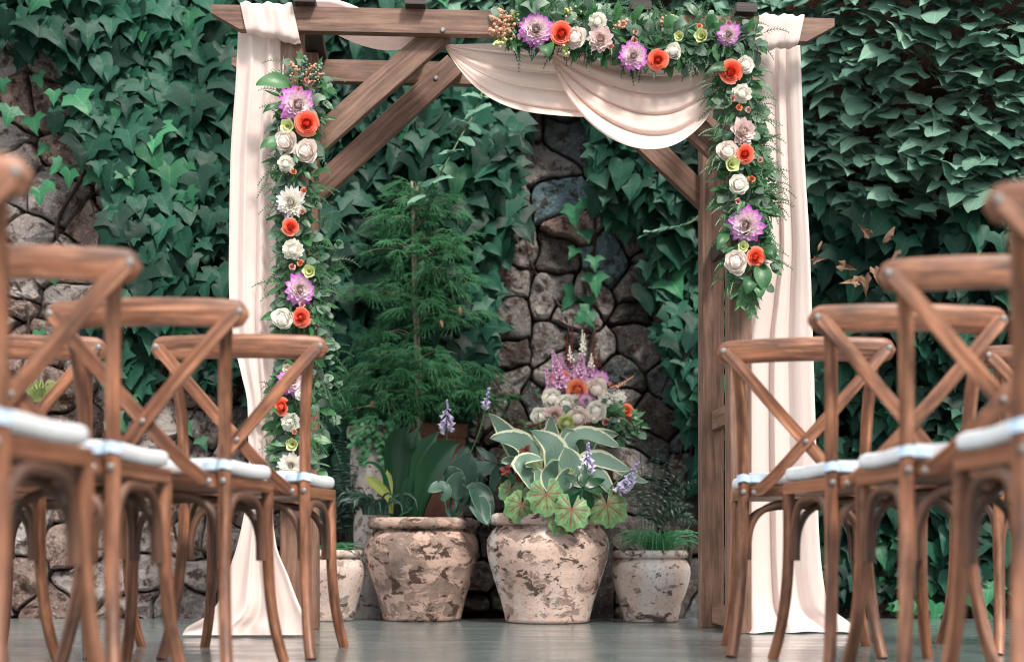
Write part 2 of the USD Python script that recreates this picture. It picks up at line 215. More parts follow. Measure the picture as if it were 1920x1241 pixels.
def pot_mat(name, base, base2, chips, amount, streak, mott=0.5):
    "flaking limewash: soft grey brown mottling, fine flakes and a few dark bare patches"
    grey = (0.20, 0.145, 0.122)
    M(name, {'tc': ('texture_coordinate', {}), 'mpf': ('mapping', {'scale': (1.0, 1.0, 1.6)}),
        'nb': ('noise_texture', {'scale': 5.0, 'detail': 7.0, 'roughness': 0.62}), 'rb': ('rgb_ramp', {'ramp': [(0.3, base2), (0.5, base), (0.72, tuple(min(0.8, x * 1.25) for x in base))]}),
        'mps': ('mapping', {'scale': (7.0, 7.0, 1.2)}), 'ss': ('noise_texture', {'scale': 1.0, 'detail': 5.0}), 'sr': ('map_range', {'from_min': 0.52, 'from_max': 0.66, 'to_max': streak, 'clamp': True}), 'sm': ('mix_color', {'b': (0.62, 0.60, 0.59)}),
        'n1': ('noise_texture', {'scale': 11.0, 'detail': 9.0, 'roughness': 0.68, 'distortion': 0.35}), 'r1': ('map_range', {'from_min': mott, 'from_max': mott + 0.05, 'to_max': 0.78, 'clamp': True}), 'gc': ('noise_texture', {'scale': 18.0, 'detail': 3.0}), 'gr': ('rgb_ramp', {'ramp': [(0.35, tuple(x * 0.6 for x in grey)), (0.55, grey), (0.7, (0.30, 0.22, 0.19))]}), 'm1': ('mix_color', {}),
        'n2': ('noise_texture', {'scale': 14.0, 'detail': 8.0, 'roughness': 0.62, 'distortion': 0.45}), 'r2': ('map_range', {'from_min': amount, 'from_max': amount + 0.018, 'to_max': 0.92, 'clamp': True}), 'm2': ('mix_color', {'b': chips}),
        'n3': ('noise_texture', {'scale': 70.0, 'detail': 5.0, 'roughness': 0.75}), 'r3': ('map_range', {'from_min': 0.57, 'from_max': 0.64, 'to_max': 0.7, 'clamp': True}), 'm3': ('mix_color', {'b': (0.13, 0.095, 0.08)}),
        'hs': ('math', {'math_type': 'add'}), 'bh': ('math', {'math_type': 'multiply_add', 'value2': -1.2}), 'b': ('bump', {'strength': 0.7, 'distance': 0.005}), 'p': ('principled_bsdf', {'roughness': 0.82, 'specular_ior_level': 0.25})},
        [('tc.object', 'mpf.vector'), ('tc.object', 'mps.vector'), ('mps.vector', 'ss.vector'), ('ss.fac', 'sr.value'), ('tc.object', 'nb.vector'), ('nb.fac', 'rb.fac'), ('rb.color', 'sm.a'), ('sr.result', 'sm.fac'),
         ('mpf.vector', 'n1.vector'), ('n1.fac', 'r1.value'), ('tc.object', 'gc.vector'), ('gc.fac', 'gr.fac'), ('sm.result', 'm1.a'), ('gr.color', 'm1.b'), ('r1.result', 'm1.fac'), ('mpf.vector', 'n2.vector'), ('n2.fac', 'r2.value'), ('m1.result', 'm2.a'), ('r2.result', 'm2.fac'),
         ('tc.object', 'n3.vector'), ('n3.fac', 'r3.value'), ('m2.result', 'm3.a'), ('r3.result', 'm3.fac'), ('m3.result', 'p.base_color'), ('r1.result', 'hs.value1'), ('r2.result', 'hs.value2'), ('hs.value', 'bh.value1'), ('n3.fac', 'bh.value3'), ('bh.value', 'b.height'), ('b.normal', 'p.normal')], surface='p.BSDF')
pot_mat('pot_flaked', (0.46, 0.32, 0.265), (0.31, 0.215, 0.18), (0.055, 0.028, 0.021), 0.562, 0.25, 0.475)
pot_mat('pot_pale', (0.56, 0.41, 0.35), (0.43, 0.29, 0.24), (0.065, 0.042, 0.034), 0.585, 0.6, 0.53)
pot_mat('pot_white', (0.54, 0.42, 0.365), (0.42, 0.32, 0.28), (0.08, 0.055, 0.045), 0.60, 0.9, 0.54)
pot_mat('pot_red', (0.13, 0.055, 0.037), (0.09, 0.038, 0.027), (0.42, 0.31, 0.27), 0.62, 0.05, 0.62)
pot_mat('urn_white', (0.47, 0.42, 0.39), (0.36, 0.31, 0.285), (0.09, 0.045, 0.035), 0.60, 0.5, 0.56)

leaf('ivy_leaf', (0.0022, 0.015, 0.010), (0.019, 0.090, 0.058), vein=(2.0, 1.7, 1.7), trans=0.10, rough=0.48, spec=0.18)
leaf('ivy_young', (0.016, 0.095, 0.045), (0.050, 0.215, 0.105), trans=0.25, spec=0.25)
leaf('creeper_leaf', (0.045, 0.125, 0.090), (0.235, 0.410, 0.310), vein=(1.5, 1.45, 1.45), trans=0.25, rough=0.5, spec=0.3)
leaf('dry_leaf', (0.09, 0.042, 0.025), (0.34, 0.20, 0.13), trans=0.2, rough=0.7)
leaf('maple_leaf', (0.016, 0.085, 0.036), (0.075, 0.270, 0.115), trans=0.4, spec=0.25, rough=.55)
leaf('strap_leaf', (0.003, 0.030, 0.011), (0.009, 0.066, 0.024), trans=0.12, rough=0.33, vein=(0.7, 0.75, 0.7))
leaf('yellow_leaf', (0.16, 0.20, 0.04), (0.42, 0.42, 0.16), trans=0.3)
leaf('hosta_leaf', (0.030, 0.080, 0.058), (0.075, 0.150, 0.112), trans=0.15, rough=0.45, edge=(0.16, 0.26, 0.19), edge_at=0.95, vein=(0.75, 0.75, 0.75))
leaf('hosta_edged', (0.095, 0.185, 0.140), (0.20, 0.315, 0.245), trans=0.2, rough=0.45, edge=(0.66, 0.68, 0.47), edge_at=0.80, vein=(1.3, 1.25, 1.25))
leaf('eucalyptus_leaf', (0.045, 0.105, 0.070), (0.24, 0.33, 0.25), trans=0.2, rough=0.55)
leaf('ruscus_leaf', (0.012, 0.070, 0.022), (0.050, 0.165, 0.055), trans=0.2, rough=0.4)
leaf('fern_leaf', (0.018, 0.070, 0.030), (0.065, 0.165, 0.070), trans=0.3)
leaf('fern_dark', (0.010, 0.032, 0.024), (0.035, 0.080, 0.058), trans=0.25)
leaf('lime_spray', (0.13, 0.20, 0.05), (0.36, 0.42, 0.17), trans=0.3)
leaf('grass_leaf', (0.025, 0.13, 0.05), (0.09, 0.30, 0.14), trans=0.3)
M('heuchera_leaf', {'uv': ('uvmap', {'attribute': 'st'}), 'sx': ('separate_xyz', {}), 'g': ('geometry', {}), 'n': ('noise_texture', {'scale': 45.0, 'detail': 3.0}), 'wa': ('math', {'math_type': 'multiply_add', 'value2': 0.10, 'value3': -0.05}), 'ad': ('math', {'math_type': 'add'}),
    'vr': ('map_range', {'from_min': 0.07, 'from_max': 0.20, 'to_min': 0.95, 'to_max': 0.0, 'clamp': True}), 'cr': ('map_range', {'from_min': 0.1, 'from_max': 0.55, 'to_min': 0.6, 'to_max': 0.0, 'clamp': True}), 'mx': ('math', {'math_type': 'maximum'}),
    'fd': ('map_range', {'from_min': 0.6, 'from_max': 0.98, 'to_min': 1.0, 'to_max': 0.0, 'clamp': True}), 'ml': ('math', {'math_type': 'multiply'}),
    'r': ('rgb_ramp', {'ramp': [(0.3, (0.070, 0.205, 0.075)), (0.7, (0.180, 0.370, 0.160))]}), 'm': ('mix_color', {'b': (0.17, 0.045, 0.025)}), 'p': ('principled_bsdf', {'roughness': 0.5}), 'tr': ('translucent_bsdf', {}), 'ms': ('mix_closure', {'fac': 0.2})},
    [('uv.UV', 'sx.vector'), ('g.position', 'n.vector'), ('n.fac', 'wa.value1'), ('wa.value', 'ad.value1'), ('sx.x', 'ad.value2'), ('ad.value', 'vr.value'), ('sx.y', 'cr.value'), ('vr.result', 'mx.value1'), ('cr.result', 'mx.value2'), ('sx.y', 'fd.value'), ('fd.result', 'ml.value1'), ('mx.value', 'ml.value2'), ('ml.value', 'm.fac'), ('n.fac', 'r.fac'), ('r.color', 'm.a'), ('m.result', 'p.base_color'), ('m.result', 'tr.color'), ('p.BSDF', 'ms.closure1'), ('tr.BSDF', 'ms.closure2')], surface='ms.closure')
petal('dahlia_purple', [(0.0, (0.72, 0.55, 0.30)), (0.35, (0.86, 0.76, 0.62)), (0.6, (0.86, 0.72, 0.76)), (0.76, (0.74, 0.36, 0.72)), (0.9, (0.58, 0.13, 0.60)), (1, (0.52, 0.08, 0.55))])
petal('dahlia_white', [(0.0, (0.78, 0.68, 0.35)), (0.35, (0.86, 0.83, 0.72)), (0.8, (0.86, 0.82, 0.80)), (1, (0.66, 0.45, 0.74))])
petal('dahlia_pink', [(0.0, (0.78, 0.60, 0.46)), (0.5, (0.84, 0.68, 0.64)), (1, (0.86, 0.70, 0.72))])
petal('rose_coral', [(0.0, (0.80, 0.08, 0.04)), (0.6, (0.86, 0.13, 0.07)), (1, (0.90, 0.30, 0.20))])
petal('rose_peach', [(0.0, (0.80, 0.20, 0.08)), (0.6, (0.88, 0.30, 0.15)), (1, (0.90, 0.42, 0.28))])
petal('rose_white', [(0.0, (0.84, 0.81, 0.66)), (0.5, (0.88, 0.86, 0.78)), (1, (0.90, 0.88, 0.83))])
petal('rose_blush', [(0.0, (0.87, 0.66, 0.60)), (0.45, (0.89, 0.78, 0.72)), (1, (0.90, 0.86, 0.81))])
petal('hellebore_green', [(0.0, (0.32, 0.36, 0.06)), (0.5, (0.58, 0.64, 0.26)), (1, (0.66, 0.72, 0.42))])
petal('lilac', [(0.0, (0.42, 0.16, 0.40)), (0.5, (0.66, 0.36, 0.58)), (1, (0.80, 0.58, 0.74))])
petal('hosta_bloom', [(0.0, (0.36, 0.28, 0.55)), (0.5, (0.55, 0.48, 0.72)), (1, (0.76, 0.72, 0.86))])
petal('berry_orange', [(0.0, (0.55, 0.13, 0.05)), (1, (0.75, 0.27, 0.14))], 0.1, 0.4)
petal('berry_pink', [(0.0, (0.45, 0.16, 0.14)), (1, (0.68, 0.34, 0.30))], 0.1, 0.5)
petal('burgundy', [(0.0, (0.09, 0.018, 0.016)), (1, (0.22, 0.06, 0.05))], 0.1, 0.7)
petal('astilbe_peach', [(0.0, (0.50, 0.26, 0.16)), (1, (0.80, 0.50, 0.36))], 0.2, 0.7)
petal('lace_white', [(0.0, (0.6, 0.6, 0.5)), (1, (0.84, 0.83, 0.79))], 0.2, 0.7)
# ---------------------------------------------------------------- ground and stone wall
EDGE = 6.25
def sheet(x0, x1, y0, y1, z): return np.array([(x0, y0, z), (x1, y0, z), (x1, y1, z), (x0, y1, z)]), np.array([(0, 1, 2, 3)])
obj('ground', sheet(-40, 40, -40, 40, -0.030), 'soil', kind='structure')
deck = trimesh.creation.box([24, 18.25, 0.026]); deck.apply_translation([0, EDGE - 18.25 / 2, -0.013])
obj('floor', (np.array(deck.vertices), np.array(deck.faces)), 'deck', kind='structure')

def sstep(a, b, x): t = np.clip((x - a) / (b - a), 0, 1); return t * t * (3 - 2 * t)
def wall_y(X):
    X = np.asarray(X, float)
    return 6.82 - 0.42 * sstep(-0.85, -1.75, X) * 1.0 - 0.36 * sstep(1.25, 2.0, X)
NX, NZ = 96, 52
gx, gz = np.meshgrid(np.linspace(-4.2, 4.2, NX), np.linspace(-0.1, 3.9, NZ), indexing='ij')
gp = np.stack([gx, 0 * gx, gz], -1)
gy = wall_y(gx) + 0.05 * (meshkit.fbm(gp * 5, 3, 3) - 0.5) - 0.004
wall = thing('stone_wall', 'old rubble stone wall with dark joints behind the wooden arch', 'wall')
obj('mortar', (np.stack([gx, gy, gz], -1).reshape(-1, 3), grid_faces(NX, NZ)), 'mortar', wall, smooth=True)
BARE_L = Polygon([(-160, 120), (-20, 105), (70, 118), (120, 128), (160, 150), (172, 250), (180, 300), (235, 330), (225, 460), (212, 560), (190, 610), (220, 690), (250, 770), (330, 690), (375, 720), (470, 690), (470, 800), (600, 900), (620, 1180), (-400, 1180), (-400, 140)])
BARE_C = Polygon([(985, 205), (1078, 215), (1092, 300), (1100, 400), (1108, 445), (1140, 462), (1188, 475), (1190, 560), (1225, 640), (1245, 760), (1300, 860), (1320, 1180), (560, 1180), (640, 980), (880, 860), (905, 720), (930, 650), (955, 560), (962, 470), (985, 420), (990, 330)])
BARE_R = Polygon([(1480, 1100), (1640, 1085), (1760, 1100), (1930, 1080), (2300, 1080), (2300, 1180), (1480, 1180)])
BARES = [BARE_L, BARE_C, BARE_R]
def bare_dist(px, py):
    "signed: > 0 inside bare stone, photo pixels"
    best = -1e9
    for b in BARES:
        p = Point(px, py); d = b.exterior.distance(p); best = max(best, d if b.contains(p) else -d)
    return best
rs = np.random.default_rng(11)
seeds = []
zz = -0.02
row = 0
while zz < 3.0:
    h = rs.uniform(0.10, 0.20) * (1.15 if zz < 0.4 else 1)
    x = -3.0 + rs.uniform(0, 0.2)
    while x < 3.0:
        w = rs.uniform(0.13, 0.40); seeds.append((x + w / 2 + rs.uniform(-.03, .03), zz + h / 2 + rs.uniform(-.05, .05))); x += w
    zz += h; row += 1
seeds = np.array(seeds)
vor = Voronoi(np.vstack([seeds, [(-9, -9), (9, -9), (-9, 12), (9, 12)]]))
blue_at = [(1050, 385), (1150, 512)]
n_stone = 0
for i in range(len(seeds)):
    reg = vor.regions[vor.point_region[i]]
    if -1 in reg or len(reg) < 3: continue
    cx, cz = seeds[i]; Yc = float(wall_y(cx)); px, py = topx((cx, Yc, cz))
    if bare_dist(px, py) < -90 or px < -260 or px > 2150: continue
    poly = Polygon(vor.vertices[reg]).intersection(sbox(-3.3, -0.03, 3.3, 3.3)).segmentize(0.03)
    if poly.is_empty or poly.geom_type != 'Polygon': continue
    xy = np.array(poly.exterior.coords[:-1]); z0 = np.zeros(len(xy))
    wx = (meshkit.fbm(np.c_[xy * 5.5, z0], 3, 51) - .5) * .17; wz = (meshkit.fbm(np.c_[xy * 5.5, z0 + 9], 3, 52) - .5) * .15
    poly = Polygon(xy + np.c_[wx, wz]).buffer(0)
    q = poly.buffer(-0.011).buffer(0.006, quad_segs=1)
    if q.geom_type == 'MultiPolygon': q = max(q.geoms, key=lambda g: g.area)
    if q.is_empty or q.area / q.length ** 2 < 0.038: q = Polygon(xy + np.c_[wx, wz].mean(0)).buffer(-0.022).buffer(0.006, quad_segs=1)
    if q.is_empty or q.geom_type != 'Polygon' or q.area < 0.0015: continue
    n = 30
    ring = np.array([q.exterior.interpolate(t, normalized=True).coords[0] for t in np.linspace(0, 1, n, endpoint=False)])
    ctr = ring.mean(0); prot = rs.uniform(0.062, 0.105)
    ring = ctr + (ring - ctr) * (1 + 0.08 * (meshkit.fbm(np.c_[ring * 16, np.full(n, i * 3.1)], 2, 5)[:, None] - .5))
    tilt = np.clip(rs.normal(0, 0.2, 2), -.3, .3)
    rows = []
    for s, d in ((1.03, -0.05), (1.0, 0.55), (0.965, 0.88), (0.84, 1.0), (0.55, 1.02), (0.25, 1.03)):
        xy = ctr + (ring - ctr) * s
        nn = meshkit.fbm(np.c_[xy * 19, np.full(n, i * 1.7)], 3, 8) - 0.5
        dep = prot * d + (xy - ctr) @ tilt * min(1, d + .1) * .6 + 0.085 * nn * max(d, 0)
        rows.append(np.c_[xy[:, 0] + .008 * nn, wall_y(xy[:, 0]) - dep, xy[:, 1]])
    v = np.vstack(rows + [np.array([[ctr[0], float(wall_y(ctr[0])) - prot * 1.05, ctr[1]]])])
    f = [(r * n + j, (r + 1) * n + j, (r + 1) * n + (j + 1) % n, r * n + (j + 1) % n) for r in range(len(rows) - 1) for j in range(n)]
    f = np.array([(a, b, c) for a, b, c, d in f] + [(a, c, d) for a, b, c, d in f] + [((len(rows) - 1) * n + j, len(v) - 1, (len(rows) - 1) * n + (j + 1) % n) for j in range(n)])
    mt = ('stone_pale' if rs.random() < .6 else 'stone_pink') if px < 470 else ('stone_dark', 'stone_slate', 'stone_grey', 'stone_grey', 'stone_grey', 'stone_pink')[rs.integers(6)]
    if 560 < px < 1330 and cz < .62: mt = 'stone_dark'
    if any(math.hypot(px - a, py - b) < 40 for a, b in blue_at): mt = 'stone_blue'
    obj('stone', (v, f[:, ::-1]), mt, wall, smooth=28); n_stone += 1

# ---------------------------------------------------------------- wooden arch
OX, OY, YAW = 0.02, 5.095, math.radians(3.4)
cy, sy = math.cos(YAW), math.sin(YAW)
def AW(lx, ly, z): return np.array([OX + lx * cy - ly * sy, OY + lx * sy + ly * cy, z])       # arch space to world
def AP(px, py, ly):                                                                            # photo point on the plane ly of the arch
    k = (px - CX) / FPX; lx = (k * (OY + ly * cy) - OX + ly * sy) / (cy - k * sy)
    Y = OY + lx * sy + ly * cy; return AW(lx, ly, CAMZ + (HY - py) * Y / FPX)
arch = thing('wedding_arch', 'brown stained timber arch of double posts, beams and diagonal braces', 'arch', (OX, OY, 0), YAW)
D = 0.40
def chamfer_beam(y, x0, x1, z0, z1, t, cut=0.10):
    pl = Polygon([(x0, z1), (x0, z1 - .028), (x0 + cut, z0), (x1 - cut, z0), (x1, z1 - .028), (x1, z1)])
    m = trimesh.creation.extrude_polygon(pl, t, engine='earcut'); v = np.array(m.vertices)
    v = np.c_[v[:, 0], y + t / 2 - v[:, 2], v[:, 1]]; f = np.array(m.faces)
    tri = v[f].reshape(-1, 3); nr = np.repeat(np.cross(v[f][:, 1] - v[f][:, 0], v[f][:, 2] - v[f][:, 0]), 3, 0)
    uv = np.c_[tri[:, 0] + y * 3, np.where(np.abs(nr[:, 1]) > np.abs(nr[:, 2]), tri[:, 2], tri[:, 1])]
    return tri, np.arange(len(tri)).reshape(-1, 3), uv
ZB0, ZB1 = 2.112, 2.196
obj('beam', chamfer_beam(-0.066, -1.075, 1.128, ZB0, ZB1, 0.040), 'arch_wood', arch)
obj('beam', chamfer_beam(D + 0.066, -1.075, 1.128, ZB0, ZB1, 0.040), 'arch_wood', arch)
for sx in (-1, 1):
    for y in (0.0, D):
        obj('post', beam((sx * (.799 if y == 0 else .780), y, 0.002), (sx * (.799 if y == 0 else .780), y, ZB1 - .006), 0.080 if y == 0 else 0.086, 0.086, 0.004, up=(0, 1, 0), u0=sx * 1.3 + y * 5), 'arch_wood', arch)
    for z in (0.055, 0.80, 1.45):
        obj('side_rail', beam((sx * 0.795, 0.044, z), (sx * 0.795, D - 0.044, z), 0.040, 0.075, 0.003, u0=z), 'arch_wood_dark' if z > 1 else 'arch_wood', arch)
    # braces: one behind the front beam, one before the back beam
    def brace(y, xa, za, xb, zb, ext):
        a, b = np.array([xa, y, za]), np.array([xb, y, zb]); d = norm(b - a)
        return beam(a - d * ext[0], b + d * ext[1], 0.040, 0.088, 0.003, up=(-d[2], 0, d[0]), u0=y * 7 + sx)
    obj('brace', brace(-0.0225, sx * 0.63, 1.818, sx * 0.317, 2.10, (0.185, 0.062)), 'arch_wood', arch)
    obj('brace', brace(D + 0.0225, sx * 0.653, 1.77, sx * 0.257, 2.138, (0.165, 0.055)), 'arch_wood', arch)
for xm in (573, 779, 985, 1197, 1393):
    lx = (AP(xm, 35, -0.066) - np.array([OX, OY, 0])) @ np.array([cy, sy, 0])
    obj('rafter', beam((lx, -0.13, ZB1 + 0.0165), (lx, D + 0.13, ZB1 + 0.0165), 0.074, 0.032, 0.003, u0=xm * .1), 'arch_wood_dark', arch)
def bolt(p, r, ax=(0, -1, 0), parent=None, n=10):
    a = np.array([norm(ax) * t for t in (0, .35 * r, .62 * r)]) + np.asarray(p)
    return obj('bolt', sweep(a, circ(r, n), up=(0.01, .01, 1), scale=np.array([1, .92, .55])), 'bolt_metal', parent, smooth=False)
for px, py, ly in ((830, 57, -0.086), (817, 147, D + .002)):
    w = AP(px, py, ly) - np.array([OX, OY, 0]); bolt((w[0] * cy + w[1] * sy, ly - .0005, w[2]), 0.010, parent=arch)

# ---------------------------------------------------------------- cloth
def curtain(rows, n_fold, seed, nu=90, nv=110, amp=0.019):
    rows = np.array(rows, float); t = np.linspace(0, 1, nv); tr = np.linspace(0, 1, len(rows))
    from scipy.interpolate import PchipInterpolator
    R = PchipInterpolator(tr, rows)(t); u = np.linspace(0, 1, nu); V = np.zeros((nv, nu, 3)); rg = np.random.default_rng(seed)
    ph = rg.uniform(0, 6, 6)
    for i in range(nv):
        py, xl, xr, ly, a = R[i]
        warp = u + 0.05 * np.sin(2 * PI * u * 1.3 + ph[0] + 1.2 * t[i]) + .02 * np.sin(2 * PI * 3.1 * u + ph[1] - 2 * t[i])
        fold = np.sin(2 * PI * n_fold * warp + ph[2]) + 0.22 * np.sin(2 * PI * n_fold * 2.3 * warp + ph[3] + 1.5 * t[i]) + 0.5 * np.sin(2 * PI * .9 * warp + ph[4])
        jx = 2.5 * np.sin(7 * t[i] + ph[5]) * np.sin(PI * u)
        for j in range(nu):
            V[i, j] = AP(xl + (xr - xl) * u[j] + jx[j], py, ly + amp * a * fold[j])
    V[:, :, 2] = np.maximum(V[:, :, 2], 0.004 + 0.004 * (0.5 + .5 * np.sin(np.linspace(0, 23, nu) + seed))[None])
    return V.reshape(-1, 3), grid_faces(nv, nu)
def wrap(px0, px1, seed, sag, slant):
    n, k = 34, 40; rg = np.random.default_rng(seed); ph = rg.uniform(0, 6, 4); V = []
    for i, w in enumerate(np.linspace(0, 1, n)):
        c = AP(px0 + (px1 - px0) * w, 0, -0.066); lx = (c - np.array([OX, OY, 0])) @ np.array([cy, sy, 0])
        for th in np.linspace(0, 2 * PI, k, endpoint=False):
            ct, st = math.cos(th), math.sin(th)
            f = 0.0030 * (np.sin(w * 14 + ph[0] + 1.5 * st) + .7 * np.sin(w * 31 + ph[1] - st)) + 0.0035
            y = -0.066 + (0.030 + f) * np.sign(ct) * abs(ct) ** .55; z = (ZB0 + ZB1) / 2 + (0.050 + f) * np.sign(st) * abs(st) ** .55
            if st < 0: z -= sag * (w ** 1.4 if slant > 0 else (1 - w) ** 1.4) * (-st) ** .6; y -= .010 * sag / .03 * (-st) * (ct < 0)
            V.append(AW(lx - slant * (z - 2.15) , y, z))
    V = np.array(V); f = [(i * k + j, (i + 1) * k + j, (i + 1) * k + (j + 1) % k, i * k + (j + 1) % k) for i in range(n - 1) for j in range(k)]
    return V, np.array(f)
cl = thing('draped_curtain', 'blush sheer curtain knotted to the beam beside the stone patch, pinched at chair height', 'curtain', group='curtains hanging from the arch')
obj('hanging_cloth', curtain([(60, 446, 541, -.03, .5), (150, 442, 537, -.03, .7), (300, 432, 528, -.03, .8), (500, 429, 524, -.04, .9), (580, 430, 522, -.05, .9), (640, 438, 520, -.05, .8), (700, 452, 518, -.06, .6), (760, 464, 517, -.06, .5), (850, 466, 516, -.07, .5), (900, 467, 514, -.08, .5), (960, 458, 512, -.09, .6),
    (1020, 445, 518, -.10, .8), (1080, 425, 541, -.11, 1.0), (1130, 408, 560, -.13, 1.2), (1155, 385, 572, -.14, 1.4), (1176, 350, 581, -.15, 1.5), (1190, 342, 585, -.16, 1.3)], 3.1, 3), 'curtain_cloth', cl, smooth=True)
obj('knot', wrap(458, 555, 5, 0.030, 0.22), 'curtain_cloth', cl, smooth=True)
pth = spline([AW(-.80, .10, 2.235), AW(-.70, .13, 2.262), AW(-.60, .16, 2.235), AW(-.48, .16, 2.205), AW(-.38, .16, 2.215), AW(-.28, .14, 2.235), AW(-.21, .08, 2.226)], 40)
sc = np.linspace(0, 1, 40); sc = np.c_[.55 + .7 * np.sin(PI * sc) ** .7, .5 + .75 * np.sin(PI * sc)]
aa = np.linspace(0, 2 * PI, 44, endpoint=False); rr = 1 + .10 * np.sin(5 * aa) + .07 * np.sin(9 * aa + 1)
obj('top_cloth', sweep(pth, np.c_[np.cos(aa) * rr * .085, np.sin(aa) * rr * .040], scale=sc), 'curtain_cloth', cl, smooth=True)
cr = thing('draped_curtain', 'blush sheer curtain over the right post, falling straight to the floor', 'curtain', group='curtains hanging from the arch')
obj('hanging_cloth', curtain([(74, 1424, 1500, .055, .5), (150, 1420, 1503, .06, .6), (300, 1426, 1509, .07, .8), (450, 1432, 1518, .07, .9), (560, 1412, 1522, .08, .9), (650, 1395, 1525, .08, .9), (850, 1390, 1531, .08, 1.), (1000, 1388, 1536, .08, 1.), (1080, 1386, 1543, .07, 1.1), (1135, 1384, 1556, .05, 1.2), (1160, 1382, 1585, .02, 1.3), (1178, 1380, 1610, -.02, 1.4), (1190, 1378, 1622, -.05, 1.2)], 2.8, 8), 'curtain_cloth', cr, smooth=True)
obj('knot', wrap(1416, 1499, 15, 0.024, -0.22), 'curtain_cloth', cr, smooth=True)
def swag(top, bottom, seed, nfold, amp, ly, nu=110, nv=76, gather=(0.25, 0.25)):
    Tp, Bt = spline(np.c_[np.array(top, float), np.zeros(len(top))], nu)[:, :2], spline(np.c_[np.array(bottom, float), np.zeros(len(bottom))], nu)[:, :2]
    rg = np.random.default_rng(seed); ph = rg.uniform(0, 6, 5); V = np.zeros((nv, nu, 3)); uu = np.linspace(0, 1, nu)
    for i, v in enumerate(np.linspace(0, 1, nv)):
        for j, u in enumerate(uu):
            vw = v + 0.035 * math.sin(2 * PI * u + ph[0]) * math.sin(PI * v)
            q = Tp[j] * (1 - vw) + Bt[j] * vw
            a = 2 * PI * nfold * (vw ** 0.9) + ph[1] + 1.1 * math.sin(PI * u * 1.1 + ph[3])
            fo = (math.sin(a) + .4 * math.sin(2.2 * a + ph[2] + 2 * u)) * (0.35 + .65 * math.sin(PI * u))
            q = q + np.array([0, 4.0 * math.cos(a) * math.sin(PI * u)])
            bulge = -0.055 * math.sin(PI * u) * v - (0.018 if v > .97 else 0)
            V[i, j] = AP(q[0], q[1], ly + bulge + amp * fo * min(1, 4 * v + .15))
    return V.reshape(-1, 3), grid_faces(nv, nu)
sw = thing('swag_drape', 'blush sheer cloth hanging in two overlapping swags below the top garland', 'drape')
obj('cloth_fold', swag([(833, 84), (930, 84), (1060, 86), (1200, 92), (1300, 100)], [(835, 90), (862, 132), (905, 176), (965, 206), (1040, 219), (1110, 223), (1180, 214), (1250, 180), (1305, 130)], 2, 4.2, 0.010, -0.012), 'swag_cloth', sw, smooth=True)
obj('cloth_fold', swag([(1030, 96), (1100, 94), (1200, 96), (1290, 100), (1346, 112)], [(1032, 106), (1052, 156), (1085, 206), (1135, 250), (1205, 277), (1262, 272), (1305, 245), (1336, 205), (1344, 150)], 7, 5.0, 0.011, -0.050), 'swag_cloth', sw, smooth=True)

